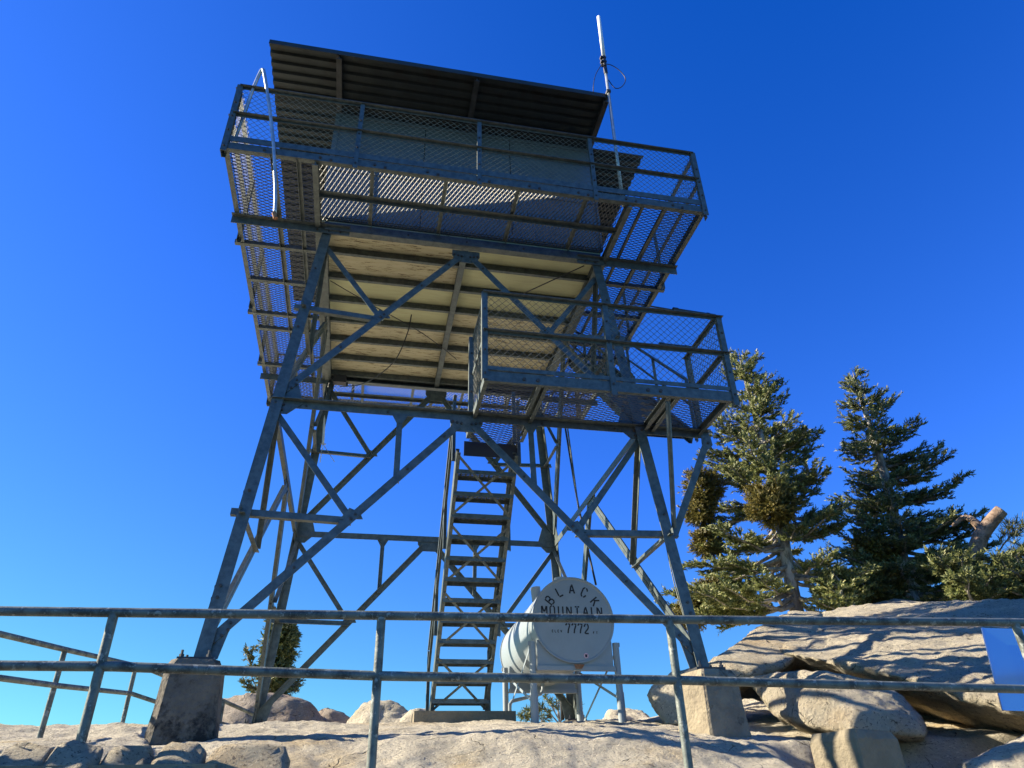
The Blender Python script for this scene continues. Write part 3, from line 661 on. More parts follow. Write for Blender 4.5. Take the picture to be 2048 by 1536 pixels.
# ------------------------------------------------------------------ concrete footings, step, stub
def pier(x, y, z0, z1, w0, w1_, rot, m, label, cham=.07, cat_='footing', group='tower footings'):
    bm = bmesh.new(); R = Matrix.Rotation(rot, 3, 'Z'); vs = []
    def ring(w_, z, c):
        h = w_/2; return [bm.verts.new(V((x, y, 0))+R@V(p)+V((0, 0, z))) for p in ((-h+c, -h, 0), (h-c, -h, 0), (h, -h+c, 0), (h, h-c, 0), (h-c, h, 0), (-h+c, h, 0), (-h, h-c, 0), (-h, -h+c, 0))]
    rings = [ring(w0, z0, cham), ring(w0+(w1_-w0)*.9, z0+(z1-z0)*.93, cham), ring(w1_-.05, z1, cham)]
    for a, b in zip(rings, rings[1:]):
        for i in range(8): bm.faces.new((a[i], a[(i+1) % 8], b[(i+1) % 8], b[i]))
    bm.faces.new(rings[-1]); bm.faces.new(rings[0][::-1])
    bmesh.ops.subdivide_edges(bm, edges=bm.edges, cuts=4, use_grid_fill=True)
    bm.normal_update()
    for v in bm.verts: v.co += v.normal*.012*noise.fractal(v.co*5, 1, 2, 3)
    me = bpy.data.meshes.new('concrete_footing'); bm.to_mesh(me); bm.free(); me.materials.append(M[m])
    o = bpy.data.objects.new('concrete_footing', me); COL.objects.link(o); return tag(o, label, cat_, group)
pier(-2.37, -2.36, -.95, -.045, .56, .44, radians(4), 'conc', 'dark stained concrete footing under the left front leg', .06)
pier(2.37, -2.36, -.90, -.075, .52, .42, radians(15), 'conc3', 'concrete footing under the right front leg, sunlit on its left side', .02)
pier(-2.37, 2.37, -.5, -.045, .46, .42, 0, 'conc2', 'low concrete footing under the left rear leg, nearly buried in rock', .02)
pier(2.37, 2.37, -.5, .005, .46, .42, 0, 'conc2', 'low concrete footing under the right rear leg, behind the tank', .02)
s_ = MB(); s_.bb((-.25, .55, -.36), (1.06, 1.15, -.065)); o = s_.build('concrete_step', 'conc2'); tag(o, 'long low concrete step at the foot of the stairs', 'step')
c0 = at(1706, 1480, 7.35)
st = pier(at(1700, 1456, 7.2).x, at(1700, 1456, 7.2).y, -1.7, -.72, .50, .49, radians(15), 'conc2', 'square concrete stub propping the split block in the lower right corner', .015, 'pier', 'concrete stubs')
st.name = 'concrete_stub'; del st['group']

# ------------------------------------------------------------------ water tank
TX, TZ, TR, TY0, TY1 = 1.735, .965, .54, -.08, 2.27
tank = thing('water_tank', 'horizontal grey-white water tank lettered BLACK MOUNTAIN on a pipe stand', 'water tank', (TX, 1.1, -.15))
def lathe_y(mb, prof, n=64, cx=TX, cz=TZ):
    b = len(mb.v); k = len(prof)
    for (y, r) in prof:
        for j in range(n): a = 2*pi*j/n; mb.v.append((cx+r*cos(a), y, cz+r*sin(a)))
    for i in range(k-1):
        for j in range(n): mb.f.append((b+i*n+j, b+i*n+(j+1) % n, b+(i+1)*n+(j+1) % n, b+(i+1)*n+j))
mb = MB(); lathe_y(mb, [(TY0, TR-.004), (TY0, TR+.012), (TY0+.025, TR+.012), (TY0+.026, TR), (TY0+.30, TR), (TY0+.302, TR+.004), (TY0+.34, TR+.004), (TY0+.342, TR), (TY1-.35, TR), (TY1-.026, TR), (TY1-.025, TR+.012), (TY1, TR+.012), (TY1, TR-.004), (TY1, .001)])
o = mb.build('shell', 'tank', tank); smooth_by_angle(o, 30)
mb = MB(); lathe_y(mb, [(TY0+.012, .001), (TY0+.012, TR-.02), (TY0+.003, TR-.01), (TY0-.001, TR+.002), (TY0+.012, TR+.004)]); endcap = mb.build('end_plate', 'tank', tank)
mb = MB(); mb.tube([(TX-.03, .35, TZ+TR-.02), (TX-.03, .35, TZ+TR+.09)], .055, 16); mb.tube([(TX-.03, .35, TZ+TR+.09), (TX-.03, .35, TZ+TR+.12)], .085, 16); mb.build('filler_cap', 'tank', tank)
mb = MB(); a = radians(128); mb.tube([(TX+cos(a)*TR*.95, .62, TZ+sin(a)*TR*.95), (TX+cos(a)*TR*.95-.02, .62, TZ+sin(a)*TR*.95+.19)], .07, 18); mb.build('vent', 'tank', tank)
# stand
LG = [(TX-.56, TY0+.06), (TX+.56, TY0+.06), (TX-.56, TY1-.45), (TX+.56, TY1-.45)]
for (x, y) in LG:
    zg = gz(x, y)-.1
    mb = MB(); mb.tube([(x, y, zg), (x, y, .68)], .043, 14); mb.tube([(x, y, zg+.0), (x, y, .08)], .050, 14); mb.box((x+(.03 if x > TX else -.03), y, .66), (.05, .02, .05))
    o = mb.build('leg', 'tank', tank, True); smooth_by_angle(o)
for y in (TY0+.045, TY1-.47):
    mb = MB(); n_ = 24
    top = [(TX-.50, .70)]+[(TX+(TR+.004)*cos(a), TZ+(TR+.004)*sin(a)) for a in np.linspace(radians(209), radians(331), n_)]+[(TX+.50, .70)]
    poly = [V((x, y, z)) for x, z in top]+[V((TX+.50, y, .33)), V((TX-.50, y, .33))]
    # strip of quads between arc and the bottom edge
    up_ = [V((x, y, z)) for x, z in top]; lo_ = [V((x, y, .345)) for x, z in top]
    for i in range(len(up_)-1): mb.plate([up_[i], up_[i+1], lo_[i+1], lo_[i]], (0, 1, 0), .012)
    mb.bb((TX-.52, y-.03, .33), (TX+.52, y+.03, .344)); mb.bb((TX-.52, y-.034, .33), (TX+.52, y-.026, .385))
    mb.build('cradle', 'tank', tank)
for sx in (-1, 1):
    x = TX+sx*.585; ya, yb = TY0+.06, TY1-.45
    mb = MB(); mb.beam((x, ya, .62), (x, yb, -.10), Rp(.035, .006), (sx, 0, 0)); mb.build('stand_brace', 'tank', tank)
    mb = MB(); mb.beam((x+sx*.008, yb, .62), (x+sx*.008, ya, -.02), Rp(.035, .006), (sx, 0, 0)); mb.build('stand_brace', 'tank', tank)
mb = MB(); mb.tube([(TX-.05, 1.55, TZ-TR+.02), (TX-.06, 1.55, .34), (TX-.10, 1.52, .28), (TX-.45, 1.2, .17), (TX-.62, 1.05, .12), (TX-.66, 1.02, .08), (TX-.66, 1.02, -.3)], .024, 10); mb.build('drain_pipe', 'tank', tank)
mb = MB(); mb.plate([(TX-.04, TY0-.010, .40), (TX+.10, TY0-.010, .40), (TX+.06, TY0-.010, .345), (TX-.02, TY0-.010, .345)], (0, 1, 0), .003); mb.build('rust_stain', 'rust', tank)
# stencil lettering (strokes with bridges), unit box 0..1 wide, 0..1 high
ST = {
 'B': [[(0, 0), (0, 1)], [(.18, 1), (.62, 1), (.8, .88), (.8, .66), (.64, .54), (.18, .54)], [(.18, .5), (.66, .5), (.85, .36), (.85, .14), (.66, 0), (.18, 0)]],
 'L': [[(0, 1), (0, .12)], [(.0, 0), (.8, 0)]],
 'A': [[(0, 0), (.34, .86)], [(.46, 1), (.9, 0)], [(.26, .32), (.62, .32)]],
 'C': [[(.8, .74), (.8, .86), (.62, 1), (.48, 1)], [(.32, 1), (.18, 1), (0, .84), (0, .16), (.18, 0), (.32, 0)], [(.48, 0), (.62, 0), (.8, .14), (.8, .28)]],
 'K': [[(0, 0), (0, 1)], [(.16, .46), (.78, 1)], [(.34, .56), (.84, 0)]],
 'M': [[(0, 0), (0, 1)], [(.06, 1), (.42, .36)], [(.50, .36), (.86, 1)], [(.94, 1), (.94, 0)]],
 'O': [[(.34, 1), (.16, 1), (0, .84), (0, .16), (.16, 0), (.34, 0)], [(.50, 0), (.66, 0), (.82, .16), (.82, .84), (.66, 1), (.50, 1)]],
 'U': [[(0, 1), (0, .16), (.16, 0), (.34, 0)], [(.50, 0), (.66, 0), (.82, .16), (.82, 1)]],
 'N': [[(0, 0), (0, 1)], [(.12, .92), (.72, .08)], [(.84, 0), (.84, 1)]],
 'T': [[(0, 1), (.34, 1)], [(.5, 1), (.84, 1)], [(.42, .88), (.42, 0)]],
 'I': [[(0.1, 0), (0.1, 1)]],
 'E': [[(0, 0), (0, 1)], [(.16, 1), (.74, 1)], [(.16, .52), (.6, .52)], [(.16, 0), (.74, 0)]],
 'V': [[(0, 1), (.36, .1)], [(.46, .0), (.84, 1)]],
 'F': [[(0, 0), (0, 1)], [(.16, 1), (.74, 1)], [(.16, .5), (.6, .5)]],
 '7': [[(0, 1), (.30, 1)], [(.44, 1), (.8, 1), (.72, .78), (.46, .4), (.34, 0)], [(0, 1), (0, .84)]],
 '2': [[(.0, .72), (.0, .84), (.18, 1), (.36, 1)], [(.50, 1), (.64, 1), (.8, .84), (.8, .64), (.62, .46), (.2, .2), (0, 0)], [(.12, 0), (.8, 0)]],
}
def stroke_text(mb, ch, org, ang, wd, ht, sw, y):
    for pl in ST[ch]:
        pts = []
        for (a, b) in pl:
            lx, lz = a*wd, b*ht
            pts.append(V((org[0]+lx*cos(ang)-lz*sin(ang), org[1]+lx*sin(ang)+lz*cos(ang))))
        n = len(pts); vs = []
        for i in range(n):
            t = (pts[min(i+1, n-1)]-pts[max(i-1, 0)]).normalized(); q = V((-t.y, t.x))*sw/2
            vs += [(pts[i].x+q.x, y, pts[i].y+q.y), (pts[i].x-q.x, y, pts[i].y-q.y)]
        k = len(vs); back = [(a, y+.0012, c) for a, _, c in vs]
        fs = [(2*i, 2*i+1, 2*i+3, 2*i+2) for i in range(n-1)]+[(k+2*i+2, k+2*i+3, k+2*i+1, k+2*i) for i in range(n-1)]
        fs += [(2*i, 2*i+2, k+2*i+2, k+2*i) for i in range(n-1)]+[(2*i+1, k+2*i+1, k+2*i+3, 2*i+3) for i in range(n-1)]
        mb.add(vs+back, fs)
YL = TY0+.0095
mb = MB(); R_ = .335
for i, ch in enumerate('BLACK'):
    a = radians(90+(2-i)*26.0); rot = a-pi/2; wd = .075
    cx, cz = TX+.0+R_*cos(a)*1.0, TZ-.02+R_*sin(a)*1.06
    stroke_text(mb, ch, (cx-wd*.42*cos(rot), cz-wd*.42*sin(rot)), rot, wd, .12, .020, YL)
mb.build('word', 'letters', endcap); mb = MB()
x = TX-.425
for ch in 'MOUNTAIN':
    wd = .072 if ch != 'I' else .06
    stroke_text(mb, ch, (x, TZ+.045), 0, wd, .115, .019, YL); x += .113 if ch != 'I' else .085
    if ch == 'A': x -= .005
mb.build('word', 'letters', endcap); mb = MB()
x = TX-.30
for ch in 'ELEV': stroke_text(mb, ch, (x, TZ-.172), 0, .020, .030, .0075, YL); x += .038
mb.build('word', 'letters', endcap); mb = MB()
x = TX-.11
for ch in '7772': stroke_text(mb, ch, (x, TZ-.18), 0, .066, .115, .019, YL); x += .083
mb.build('number', 'letters', endcap); mb = MB()
x = TX+.255
for ch in 'FT': stroke_text(mb, ch, (x, TZ-.182), 0, .020, .028, .0075, YL); x += .04
mb.build('word', 'letters', endcap)
mb = MB(); mb.tube([(TX+.135, YL+.001, TZ-.455), (TX+.135, YL-.001, TZ-.455)], .030, 24)
o = mb.build('sticker', 'pink', endcap)
mb = MB(); mb.tube([(TX+.135, YL-.0012, TZ-.462), (TX+.135, YL-.002, TZ-.462)], .017, 6); mb.bb((TX+.117, YL-.0022, TZ-.452), (TX+.153, YL-.0013, TZ-.440)); mb.build('sticker_mark', 'letters', endcap)

# ------------------------------------------------------------------ antenna mast, bent pipe, small antenna, arms, cables
ant = thing('radio_antenna', 'tall white whip antenna on a pole at the notched roof corner', 'antenna', (1.975, -2.95, 5.6))
mb = MB(); mb.tube([(1.945, -2.955, 5.62), (1.975, -2.95, 8.42)], .023, 12); mb.build('mast', 'pipe2', ant, True)
mb = MB(); mb.tube([(1.974, -2.95, 8.42), (1.974, -2.95, 8.56)], .030, 12); mb.tube([(1.976, -2.95, 8.60), (1.978, -2.95, 8.92)], .028, 12); mb.tube([(1.94, -2.93, 8.62), (1.94, -2.93, 8.84)], .018, 8); mb.box((1.96, -2.95, 8.70), (.09, .06, .03)); mb.box((1.96, -2.95, 8.80), (.09, .06, .03)); mb.build('clamp', 'dark', ant)
mb = MB(); mb.tube([(1.978, -2.95, 8.84), (1.99, -2.95, 9.90)], .031, 14); mb.build('whip', 'white', ant, True)
mb = MB(); mb.box((1.965, -2.94, 7.97), (.06, .10, .05)); mb.build('bracket', 'raft', ant)
def spl(pts, n=8):
    pts = [V(p) for p in pts]; out = []
    for i in range(len(pts)-1):
        p0, p1, p2, p3 = pts[max(i-1, 0)], pts[i], pts[i+1], pts[min(i+2, len(pts)-1)]
        for k in range(n):
            t = k/n; out.append(.5*((2*p1)+(-p0+p2)*t+(2*p0-5*p1+4*p2-p3)*t*t+(-p0+3*p1-3*p2+p3)*t**3))
    out.append(pts[-1]); return out
Yc = -2.95
mb = MB(); mb.tube(spl([aty(1206, 128, Yc), aty(1222, 130, Yc), aty(1240, 142, Yc), aty(1251, 158, Yc), aty(1244, 173, Yc), aty(1230, 176, Yc), aty(1217, 160, Yc)]), .007, 6)
mb.tube(spl([aty(1204, 128, Yc), aty(1192, 148, Yc), aty(1187, 170, Yc), aty(1187, 192, -2.85)]), .006, 6); mb.build('coax_cable', 'black', ant, True)

gp = thing('bent_pipe', 'bright galvanised pipe bent over the left front corner railing', 'pipe', aty(550, 425, -3.13))
mb = MB(); mb.tube(spl([aty(550, 426, -3.12), aty(551, 380, -3.13), aty(547, 290, -3.15), aty(539, 215, -3.15), aty(529, 150, -3.15), aty(525, 139, -3.14), aty(518, 150, -3.10), aty(505, 181, -3.06), aty(486, 235, -3.0), aty(470, 278, -2.95)], 5), .021, 10); mb.build('tube', 'pipe2', gp, True)
mb = MB(); mb.tube([aty(548, 426, -3.12), aty(551, 437, -3.12)], .026, 8); mb.build('end_fitting', 'rust', gp)

sa = thing('small_antenna', 'thin white ground-plane antenna hanging beside the left rear leg', 'antenna', aty(645, 885, 2.0))
mb = MB(); mb.tube([aty(651, 800, 2.0), aty(646, 886, 2.0)], .022, 8); mb.tube([aty(646, 886, 2), aty(640, 925, 2)], .008, 6); mb.build('rod', 'white', sa)
mb = MB(); p = aty(646, 888, 2.0); mb.tube([p, aty(669, 924, 2.0)], .006, 5); mb.tube([p-V((.05, 0, 0)), p+V((.05, 0, 0))], .012, 6); mb.build('radial', 'pipe2', sa)

for k, (pts_, lab) in enumerate(((((1290, 612), (1345, 620), (1430, 633)), 'dark sleeved rod projecting above the landing railing'), (((1255, 684), (1318, 690), (1383, 697)), 'dark sleeved rod projecting just below the landing mid rail'))):
    y = -.4; a, b, c = [aty(*q, y) for q in pts_]
    t = thing('sleeved_rod', lab, 'rod', a, 'dark rods on the right side')
    a2 = V((3.05, y, a.z+.03)) if a.x > 3.05 else a
    mb = MB(); mb.tube([a2, b], .014, 8); mb.build('rod', 'dark', t)
    mb = MB(); mb.tube([b, c], .042, 10); mb.tube([b+(c-b)*.01, b+(c-b)*.12], .052, 10); mb.tube([b+(c-b)*.8, b+(c-b)*.85], .05, 10); mb.build('sleeve', 'dark', t)

for name, pts_, r, lab in (
    ('cable', [(-.62, -.2, 5.56), (-.66, -.05, 5.30), (-.80, .25, 5.0), (-1.05, .7, 4.95), (-1.35, 1.3, 5.1), (-1.7, 1.75, 5.3)], .009, 'black cable sagging under the left half of the plywood floor'),
    ('cable', [(-1.85, -.9, 5.5), (-1.2, -.5, 5.42), (-.55, .0, 5.44), (-.1, .5, 5.5), (.25, .95, 5.55)], .007, 'thin dark cable running diagonally across the plywood under the floor'),
    ('cable', [(1.72, -1.85, 5.5), (1.3, -1.5, 5.44), (.9, -1.0, 5.5), (.75, -.9, 5.54)], .009, 'dark cable looping from the right front leg top to the floor joists'),
    ('cable', [aty(1284, 890, -2.1), aty(1308, 980, -2.1), aty(1326, 1060, -2.1), aty(1338, 1120, -2.15), aty(1352, 1180, -2.2), aty(1385, 1290, -2.3)], .006, 'thin grey cable hanging loose beside the right front leg'),
    ('conduit', [aty(1128, 840, 2.1), aty(1152, 985, 2.1), aty(1165, 1050, 2.1), aty(1192, 1170, 2.0)], .018, 'straight dark conduit running down behind the tank near the right rear leg'),
    ('conduit', [aty(1133, 840, 1.7), aty(1156, 1010, 1.7), aty(1158, 1030, 1.7)], .014, 'short grey conduit beside the longer dark one near the right rear leg'),
    ('conduit', [aty(1082, 830, 2.2), aty(1098, 960, 2.2), aty(1104, 1100, 2.25), aty(1112, 1220, 2.35), aty(1125, 1440, 2.45)], .030, 'thick black conduit following the right rear leg down to the rock')):
    mb = MB(); mb.tube(spl(pts_), r, 6); o = mb.build(name, 'pipe' if 'grey' in lab else 'black', None, True); tag(o, lab, name)

p = aty(680, 760, 1.78)
eb = thing('junction_box', 'dark electrical box hanging under the floor near the left rear leg top', 'electrical box', p)
MB().box(p, (.22, .12, .14)).build('box', 'dark', eb)
mb = MB(); mb.tube(spl([p+V((-.08, 0, .06)), p+V((-.16, .02, .0)), p+V((-.2, .05, -.25)), p+V((-.22, .1, -.6))]), .012, 6); mb.build('wire', 'black', eb)

# ------------------------------------------------------------------ fences
def pipe_fence(tops, mids, posts, label, r=.030, group=None, rpost=.030):
    t = thing('pipe_fence', label, 'fence', posts[0][1], group)
    for pl in tops:
        mb = MB(); mb.tube(pl, r, 14)
        o = mb.build('rail', 'pipe', t); smooth_by_angle(o)
    for pl in mids:
        mb = MB(); mb.tube(pl, r, 14); o = mb.build('rail', 'pipe', t); smooth_by_angle(o)
    for (a, b) in posts:
        mb = MB(); mb.tube([a, b], rpost, 14); d = (V(a)-V(b)).normalized(); 
        o = mb.build('post', 'pipe', t); smooth_by_angle(o)
    return t
# front fence: a straight line in plan just in front of the tower
FY = lambda x: -4.22-.050*(x+2.5)
def fpt(px, py):
    d = ray(px, py); s = (-4.22-.050*(CAM.x+2.5)-CAM.y)/(d.y+.050*d.x); return CAM+d*s
pa, pb = fpt(-260, 1221), fpt(2300, 1246)
ma, mb_ = fpt(-260, 1329), fpt(2300, 1385)
P1 = [(228, 1228, 163, 1508), (763, 1235, 738, 1560), (1338, 1240, 1378, 1560), (2030, 1248, 2085, 1500)]
posts = []
for a, b, c, d in P1:
    A_, B_ = fpt(a, b), fpt(c, d); posts.append((A_, A_+V((0, 0, -1)).lerp(V((0, 0, -1)), 0)*(A_.z-gz(A_.x, A_.y)+.15)))
midp = [fpt(-260, 1329), fpt(228, 1333), fpt(763, 1352), fpt(1338, 1360), fpt(2300, 1385)]
topp = [fpt(-260, 1219), fpt(228, 1225), fpt(763, 1231), fpt(1338, 1239), fpt(2300, 1247)]
pipe_fence([topp], [midp], posts, 'weathered two-rail pipe fence running across the whole foreground')
# left fence: follows the far left edge and drops behind the left footing
LT = A([(-420, 1185, 5.6), (0, 1268, 7.0), (130, 1299, 8.0), (272, 1331, 10.0), (300, 1340, 10.1), (425, 1392, 10.6), (505, 1428, 11.2)])
LM = A([(-420, 1318, 5.6), (0, 1356, 7.0), (112, 1371, 8.0), (262, 1387, 10.0), (310, 1403, 10.1), (420, 1441, 10.6), (500, 1462, 11.2)])
lp = [(LT[2], LT[2]+V((0, 0, -.80))), (LT[3], LT[3]+V((0, 0, -.80))), (at(447, 1402, 10.7), at(447, 1402, 10.7)+V((0, 0, -.7)))]
pipe_fence([LT], [LM], lp, 'farther pipe fence descending behind the left front concrete footing', .024, None, .024)

# sign panel on the fence, seen from behind
sp = A([(1962, 1256, 7.775), (2004, 1421, 7.62), (2230, 1428, 8.1), (2190, 1262, 8.265)])
off = V((-.1, .12, 0)); 
t = thing('sign_panel', 'bare aluminium back of a sign panel on the far right fence post', 'sign', sum(sp, V())/4)
nn_ = (sp[1]-sp[0]).cross(sp[3]-sp[0]).normalized()
mb = MB(); mb.plate(sp, nn_, .006); mb.build('panel', 'alu', t)
if nn_.dot(CAM-sp[0]) < 0: nn_ = -nn_
e_ = (sp[3]-sp[0]).normalized(); d_ = (sp[1]-sp[0])
mb = MB(); mb.plate([sp[0]+e_*.003, sp[0]+e_*.022, sp[1]+e_*.022, sp[1]+e_*.003], nn_, .022); mb.build('edge_flange', 'alu', t)


# ------------------------------------------------------------------ stone wall, lower left
def stone_wall():
    rnd = random.Random(5); t = thing('stone_wall', 'low mortared wall of rounded fieldstones along the bottom left edge', 'stone wall', (-2.6, -4.4, -1.2))
    mb = MB(); mb.bb((-4.6, -4.50, -2.2), (-1.75, -4.2, -.965)); mb.build('mortar', 'conc2', t)
    bm = bmesh.new()
    for row in range(4):
        x = -4.7+rnd.random()*.2
        while x < -1.6:
            w_ = .24+rnd.random()*.26; h = .16+rnd.random()*.03
            ret = bmesh.ops.create_icosphere(bm, subdivisions=3, radius=1)
            c = V((x+w_/2, -4.43-row*.09+rnd.random()*.03, -.93-.085-row*.19+rnd.uniform(-.015, .015)-(x+2.4)*.0))
            for v in ret['verts']:
                p = v.co.copy(); p = V([math.copysign(abs(q)**.55, q) for q in p])
                q = V((p.x*w_*.5, p.y*.15, p.z*h*.56+p.y*.11))+c
                v.co = q+V((noise.fractal(q*7, 1, 2, 3), noise.fractal(q*7+V((9, 0, 0)), 1, 2, 3), noise.fractal(q*7+V((0, 9, 0)), 1, 2, 3)))*.024+V((0, 0, .03*noise.fractal(q*14, .7, 2, 4)))
            x += w_-.004
    me = bpy.data.meshes.new('stone_facing'); bm.to_mesh(me); bm.free(); me.materials.append(M['rock2']); me.polygons.foreach_set('use_smooth', [True]*len(me.polygons))
    o = bpy.data.objects.new('stone_facing', me); COL.objects.link(o); o.parent = t; o.matrix_parent_inverse = PINV(t)
stone_wall()
for (pl, dep, sd_, lab) in (
    ([(-60, 1486, 7.2), (60, 1477, 7.4), (150, 1475, 7.5), (300, 1478, 7.0), (295, 1492, 6.3), (120, 1494, 6.2), (-60, 1500, 6.0)], 0, 2.0, 'broad flat ledge stone on top of the low wall at far left'),
    ([(175, 1474, 8.6), (178, 1467, 8.7), (212, 1469, 8.7), (213, 1475, 8.6), (195, 1471, 9.0)], .35, 3.0, 'little flat slab lying on the ledge left of the left footing')):
    P_ = A(pl); bot = [p-V((0, 0, .14 if not dep else .03)) for p in P_]
    rock('flat_stone', P_+bot+([p+V((0, .35, -.02)) for p in P_] if dep else []), 'rock', lab, 'stone', .035 if not dep else .012, .02 if not dep else .004, 2, .012 if not dep else .003, sd_, None, 1)

# ------------------------------------------------------------------ trees
def rv(r, s): return V((r.uniform(-s, s), r.uniform(-s, s), r.uniform(-s, s)))
class Needles:
    def __init__(s): s.v = []; s.f = []
    def twig(s, p, d, L_, n, ln, wd, r, upb=.25):
        "a flat-brushed shoot: narrow leaf blades round the axis, pointing forwards and a little up"
        d = d.normalized(); a = V((0, 0, 1)) if abs(d.z) < .9 else V((1, 0, 0)); u = d.cross(a).normalized(); w_ = u.cross(d)
        for i in range(n):
            q = p+d*(L_*(i+r.random())/n); th = r.uniform(0, 2*pi)
            o = (u*cos(th)+w_*(sin(th)*.7+upb)).normalized(); dd = (d*.75+o*.8).normalized(); l = ln*r.uniform(.7, 1.25)
            sd = dd.cross(o).normalized()*wd; k = len(s.v)
            s.v += [tuple(q-sd), tuple(q+sd), tuple(q+dd*l+sd*.4), tuple(q+dd*l-sd*.4)]; s.f.append((k, k+1, k+2, k+3))
    def build(s, name, m, parent):
        me = bpy.data.meshes.new(name); me.from_pydata(s.v, [], s.f); me.materials.append(M[m])
        o = bpy.data.objects.new(name, me); COL.objects.link(o); o.parent = parent; o.matrix_parent_inverse = PINV(parent); return o

def fir(name, base, H, prof, label, m, seed, mist=(), nb=100, start=.04, bare=.35, lean=V((0, 0, 0)), extra=(), trunk_r=.17, thin=0.):
    """prof: list of (fraction of height, left reach, right reach) in metres, left/right as seen by the camera"""
    r = random.Random(seed); t = thing(name, label, 'tree', base, 'trees on the summit')
    base = V(base); side = V((rt.x, rt.y, 0)).normalized(); back = V((-side.y, side.x, 0))
    tp = [base+V((0, 0, -.5))]+[base+V((0, 0, H*f))+lean*f+side*.05*sin(f*7+seed)+back*.04*cos(f*5) for f in np.linspace(0, 1, 12)]
    mb = MB(); mb.tube(tp, [trunk_r*1.3]+[trunk_r*(1-f)**.8+.012 for f in np.linspace(0, 1, 12)], 9)
    pf = np.array(prof); N = Needles(); Lm = MB()
    def trunk_at(f): return base+V((0, 0, H*f))+lean*f
    specs = []
    for i in range(nb):
        f = start+(1-start)*((i+r.random())/nb)**1.08; ang = r.uniform(0, 2*pi)
        if f < .42 and r.random() < thin: continue
        specs.append((min(f, .985), ang, 1.))
    for e_ in extra: specs.append(e_)
    for f, ang, mul in specs:
        l_, r_ = np.interp(f, pf[:, 0], pf[:, 1]), np.interp(f, pf[:, 0], pf[:, 2])
        reach = (r_ if cos(ang) > 0 else l_)*abs(cos(ang))+.5*(l_+r_)*abs(sin(ang))*.9
        reach *= r.uniform(.62, 1.08)*mul
        if reach < .08: reach = .08
        dirh = side*cos(ang)+back*sin(ang); el = -.16+.34*f+r.uniform(-.14, .12)
        p0 = trunk_at(f); pts = [p0]; K = 6
        for k in range(1, K+1):
            s = k/K; pts.append(p0+dirh*reach*s+V((0, 0, reach*(el*s+.10*s*s-.06*sin(pi*s))))+rv(r, .03)*reach)
        Lm.tube(pts, .036*(1-f)**.5*max(.5, min(1.5, reach))+.006, 5, .004)
        ntw = max(4, int(reach*17)); sgap = bare*(1-f)*(.5+.5*r.random()) if reach > .6 else .06
        for j in range(ntw):
            s = sgap+(1-sgap)*(j+r.random())/ntw; k = min(int(s*K), K-1); q = pts[k].lerp(pts[k+1], s*K-k); bd = (pts[k+1]-pts[k]).normalized()
            sd = -1 if j % 2 else 1; lat = bd.cross(V((0, 0, 1))).normalized()*sd
            tl = (.12+.38*reach*(1-s)**.8*.6)*r.uniform(.6, 1.2)+.04; tl = min(tl, .5)
            td = (bd*.75+lat*r.uniform(.5, 1.)+V((0, 0, r.uniform(-.12, .28)))).normalized()
            N.twig(q, td, tl, max(6, int(tl*64)), .068, .013, r)
            if tl > .16:
                for w2 in range(int(tl/.09)):
                    qq = q+td*tl*(.25+.7*r.random()); dd = (td*.7+lat.cross(td)*0+bd*r.uniform(-.2, .9)+V((0, 0, r.uniform(-.05, .35)))+rv(r, .25)).normalized()
                    N.twig(qq, dd, .09+.09*r.random(), 10, .066, .013, r)
        N.twig(pts[-2], pts[-1]-pts[-2], (pts[-1]-pts[-2]).length+.08, 10, .062, .0105, r)
    N.twig(tp[-1]-V((0, 0, .15)), V((0, 0, 1)), .3, 22, .06, .010, r)
    mb.build('trunk', 'bark', t, True); Lm.build('branches', 'limb', t, True); N.build('crown', m, t)
    for (c, rad) in mist:
        c = V(c); Q = Needles(); nq = int(620*rad[0]*rad[2]/.06)
        for i in range(nq):
            d = rv(r, 1).normalized(); d.y *= 1; p = V((d.x*rad[0], d.y*rad[1], d.z*rad[2]))*(.3+.8*r.random()**.6)*(1+.6*noise.noise(V(d)*1.9+c))
            Q.twig(c+p, (d+V((0, 0, .25))+rv(r, .4)), .11, 9, .05, .012, r, .3)
        Q.build('mistletoe_clump', 'mist', t)
    return t
D1, D2 = 16.5, 18.0
b1 = at(1602, 1235, D1); b2 = at(1832, 1215, D2)
H1 = at(1500, 702, D1).z-b1.z; H2 = at(1708, 740, D2).z-b2.z
def mc(px, py, D, rx, rz): return (at(px, py, D), (rx, rx*.8, rz))
fir('fir_tree', b1, H1, [(0, 2.1, 1.1), (.10, 2.2, 1.1), (.2, 2.05, 1.15), (.35, 1.75, 1.15), (.45, 1.5, .75), (.55, 1.25, .7), (.63, 1.0, 1.4), (.68, .85, .6), (.80, .65, .6), (.9, .5, .5), (.97, .28, .25), (1, .05, .05)],
    'big fir with bare pale lower limbs and orange mistletoe clumps, nearest the tower', 'fir', 11,
    [mc(1408, 975, D1-.6, .34, .38), mc(1400, 1020, D1-.6, .28, .30), mc(1545, 1010, D1-1.0, .46, .40), mc(1415, 1085, D1-.3, .30, .30), mc(1425, 1190, D1-.3, .40, .26), mc(1378, 1235, D1-.4, .3, .22)], nb=150, bare=.60, thin=.15, trunk_r=.14,
    extra=[(.60, .15, 1.15), (.62, -.2, 1.2), (.64, .3, 1.0), (.05, 2.9, 1.1), (.10, 3.3, 1.1), (.15, 2.8, 1.1), (.02, 3.2, 1.15), (.08, 3.0, 1.0), (.2, 3.1, 1.1)])
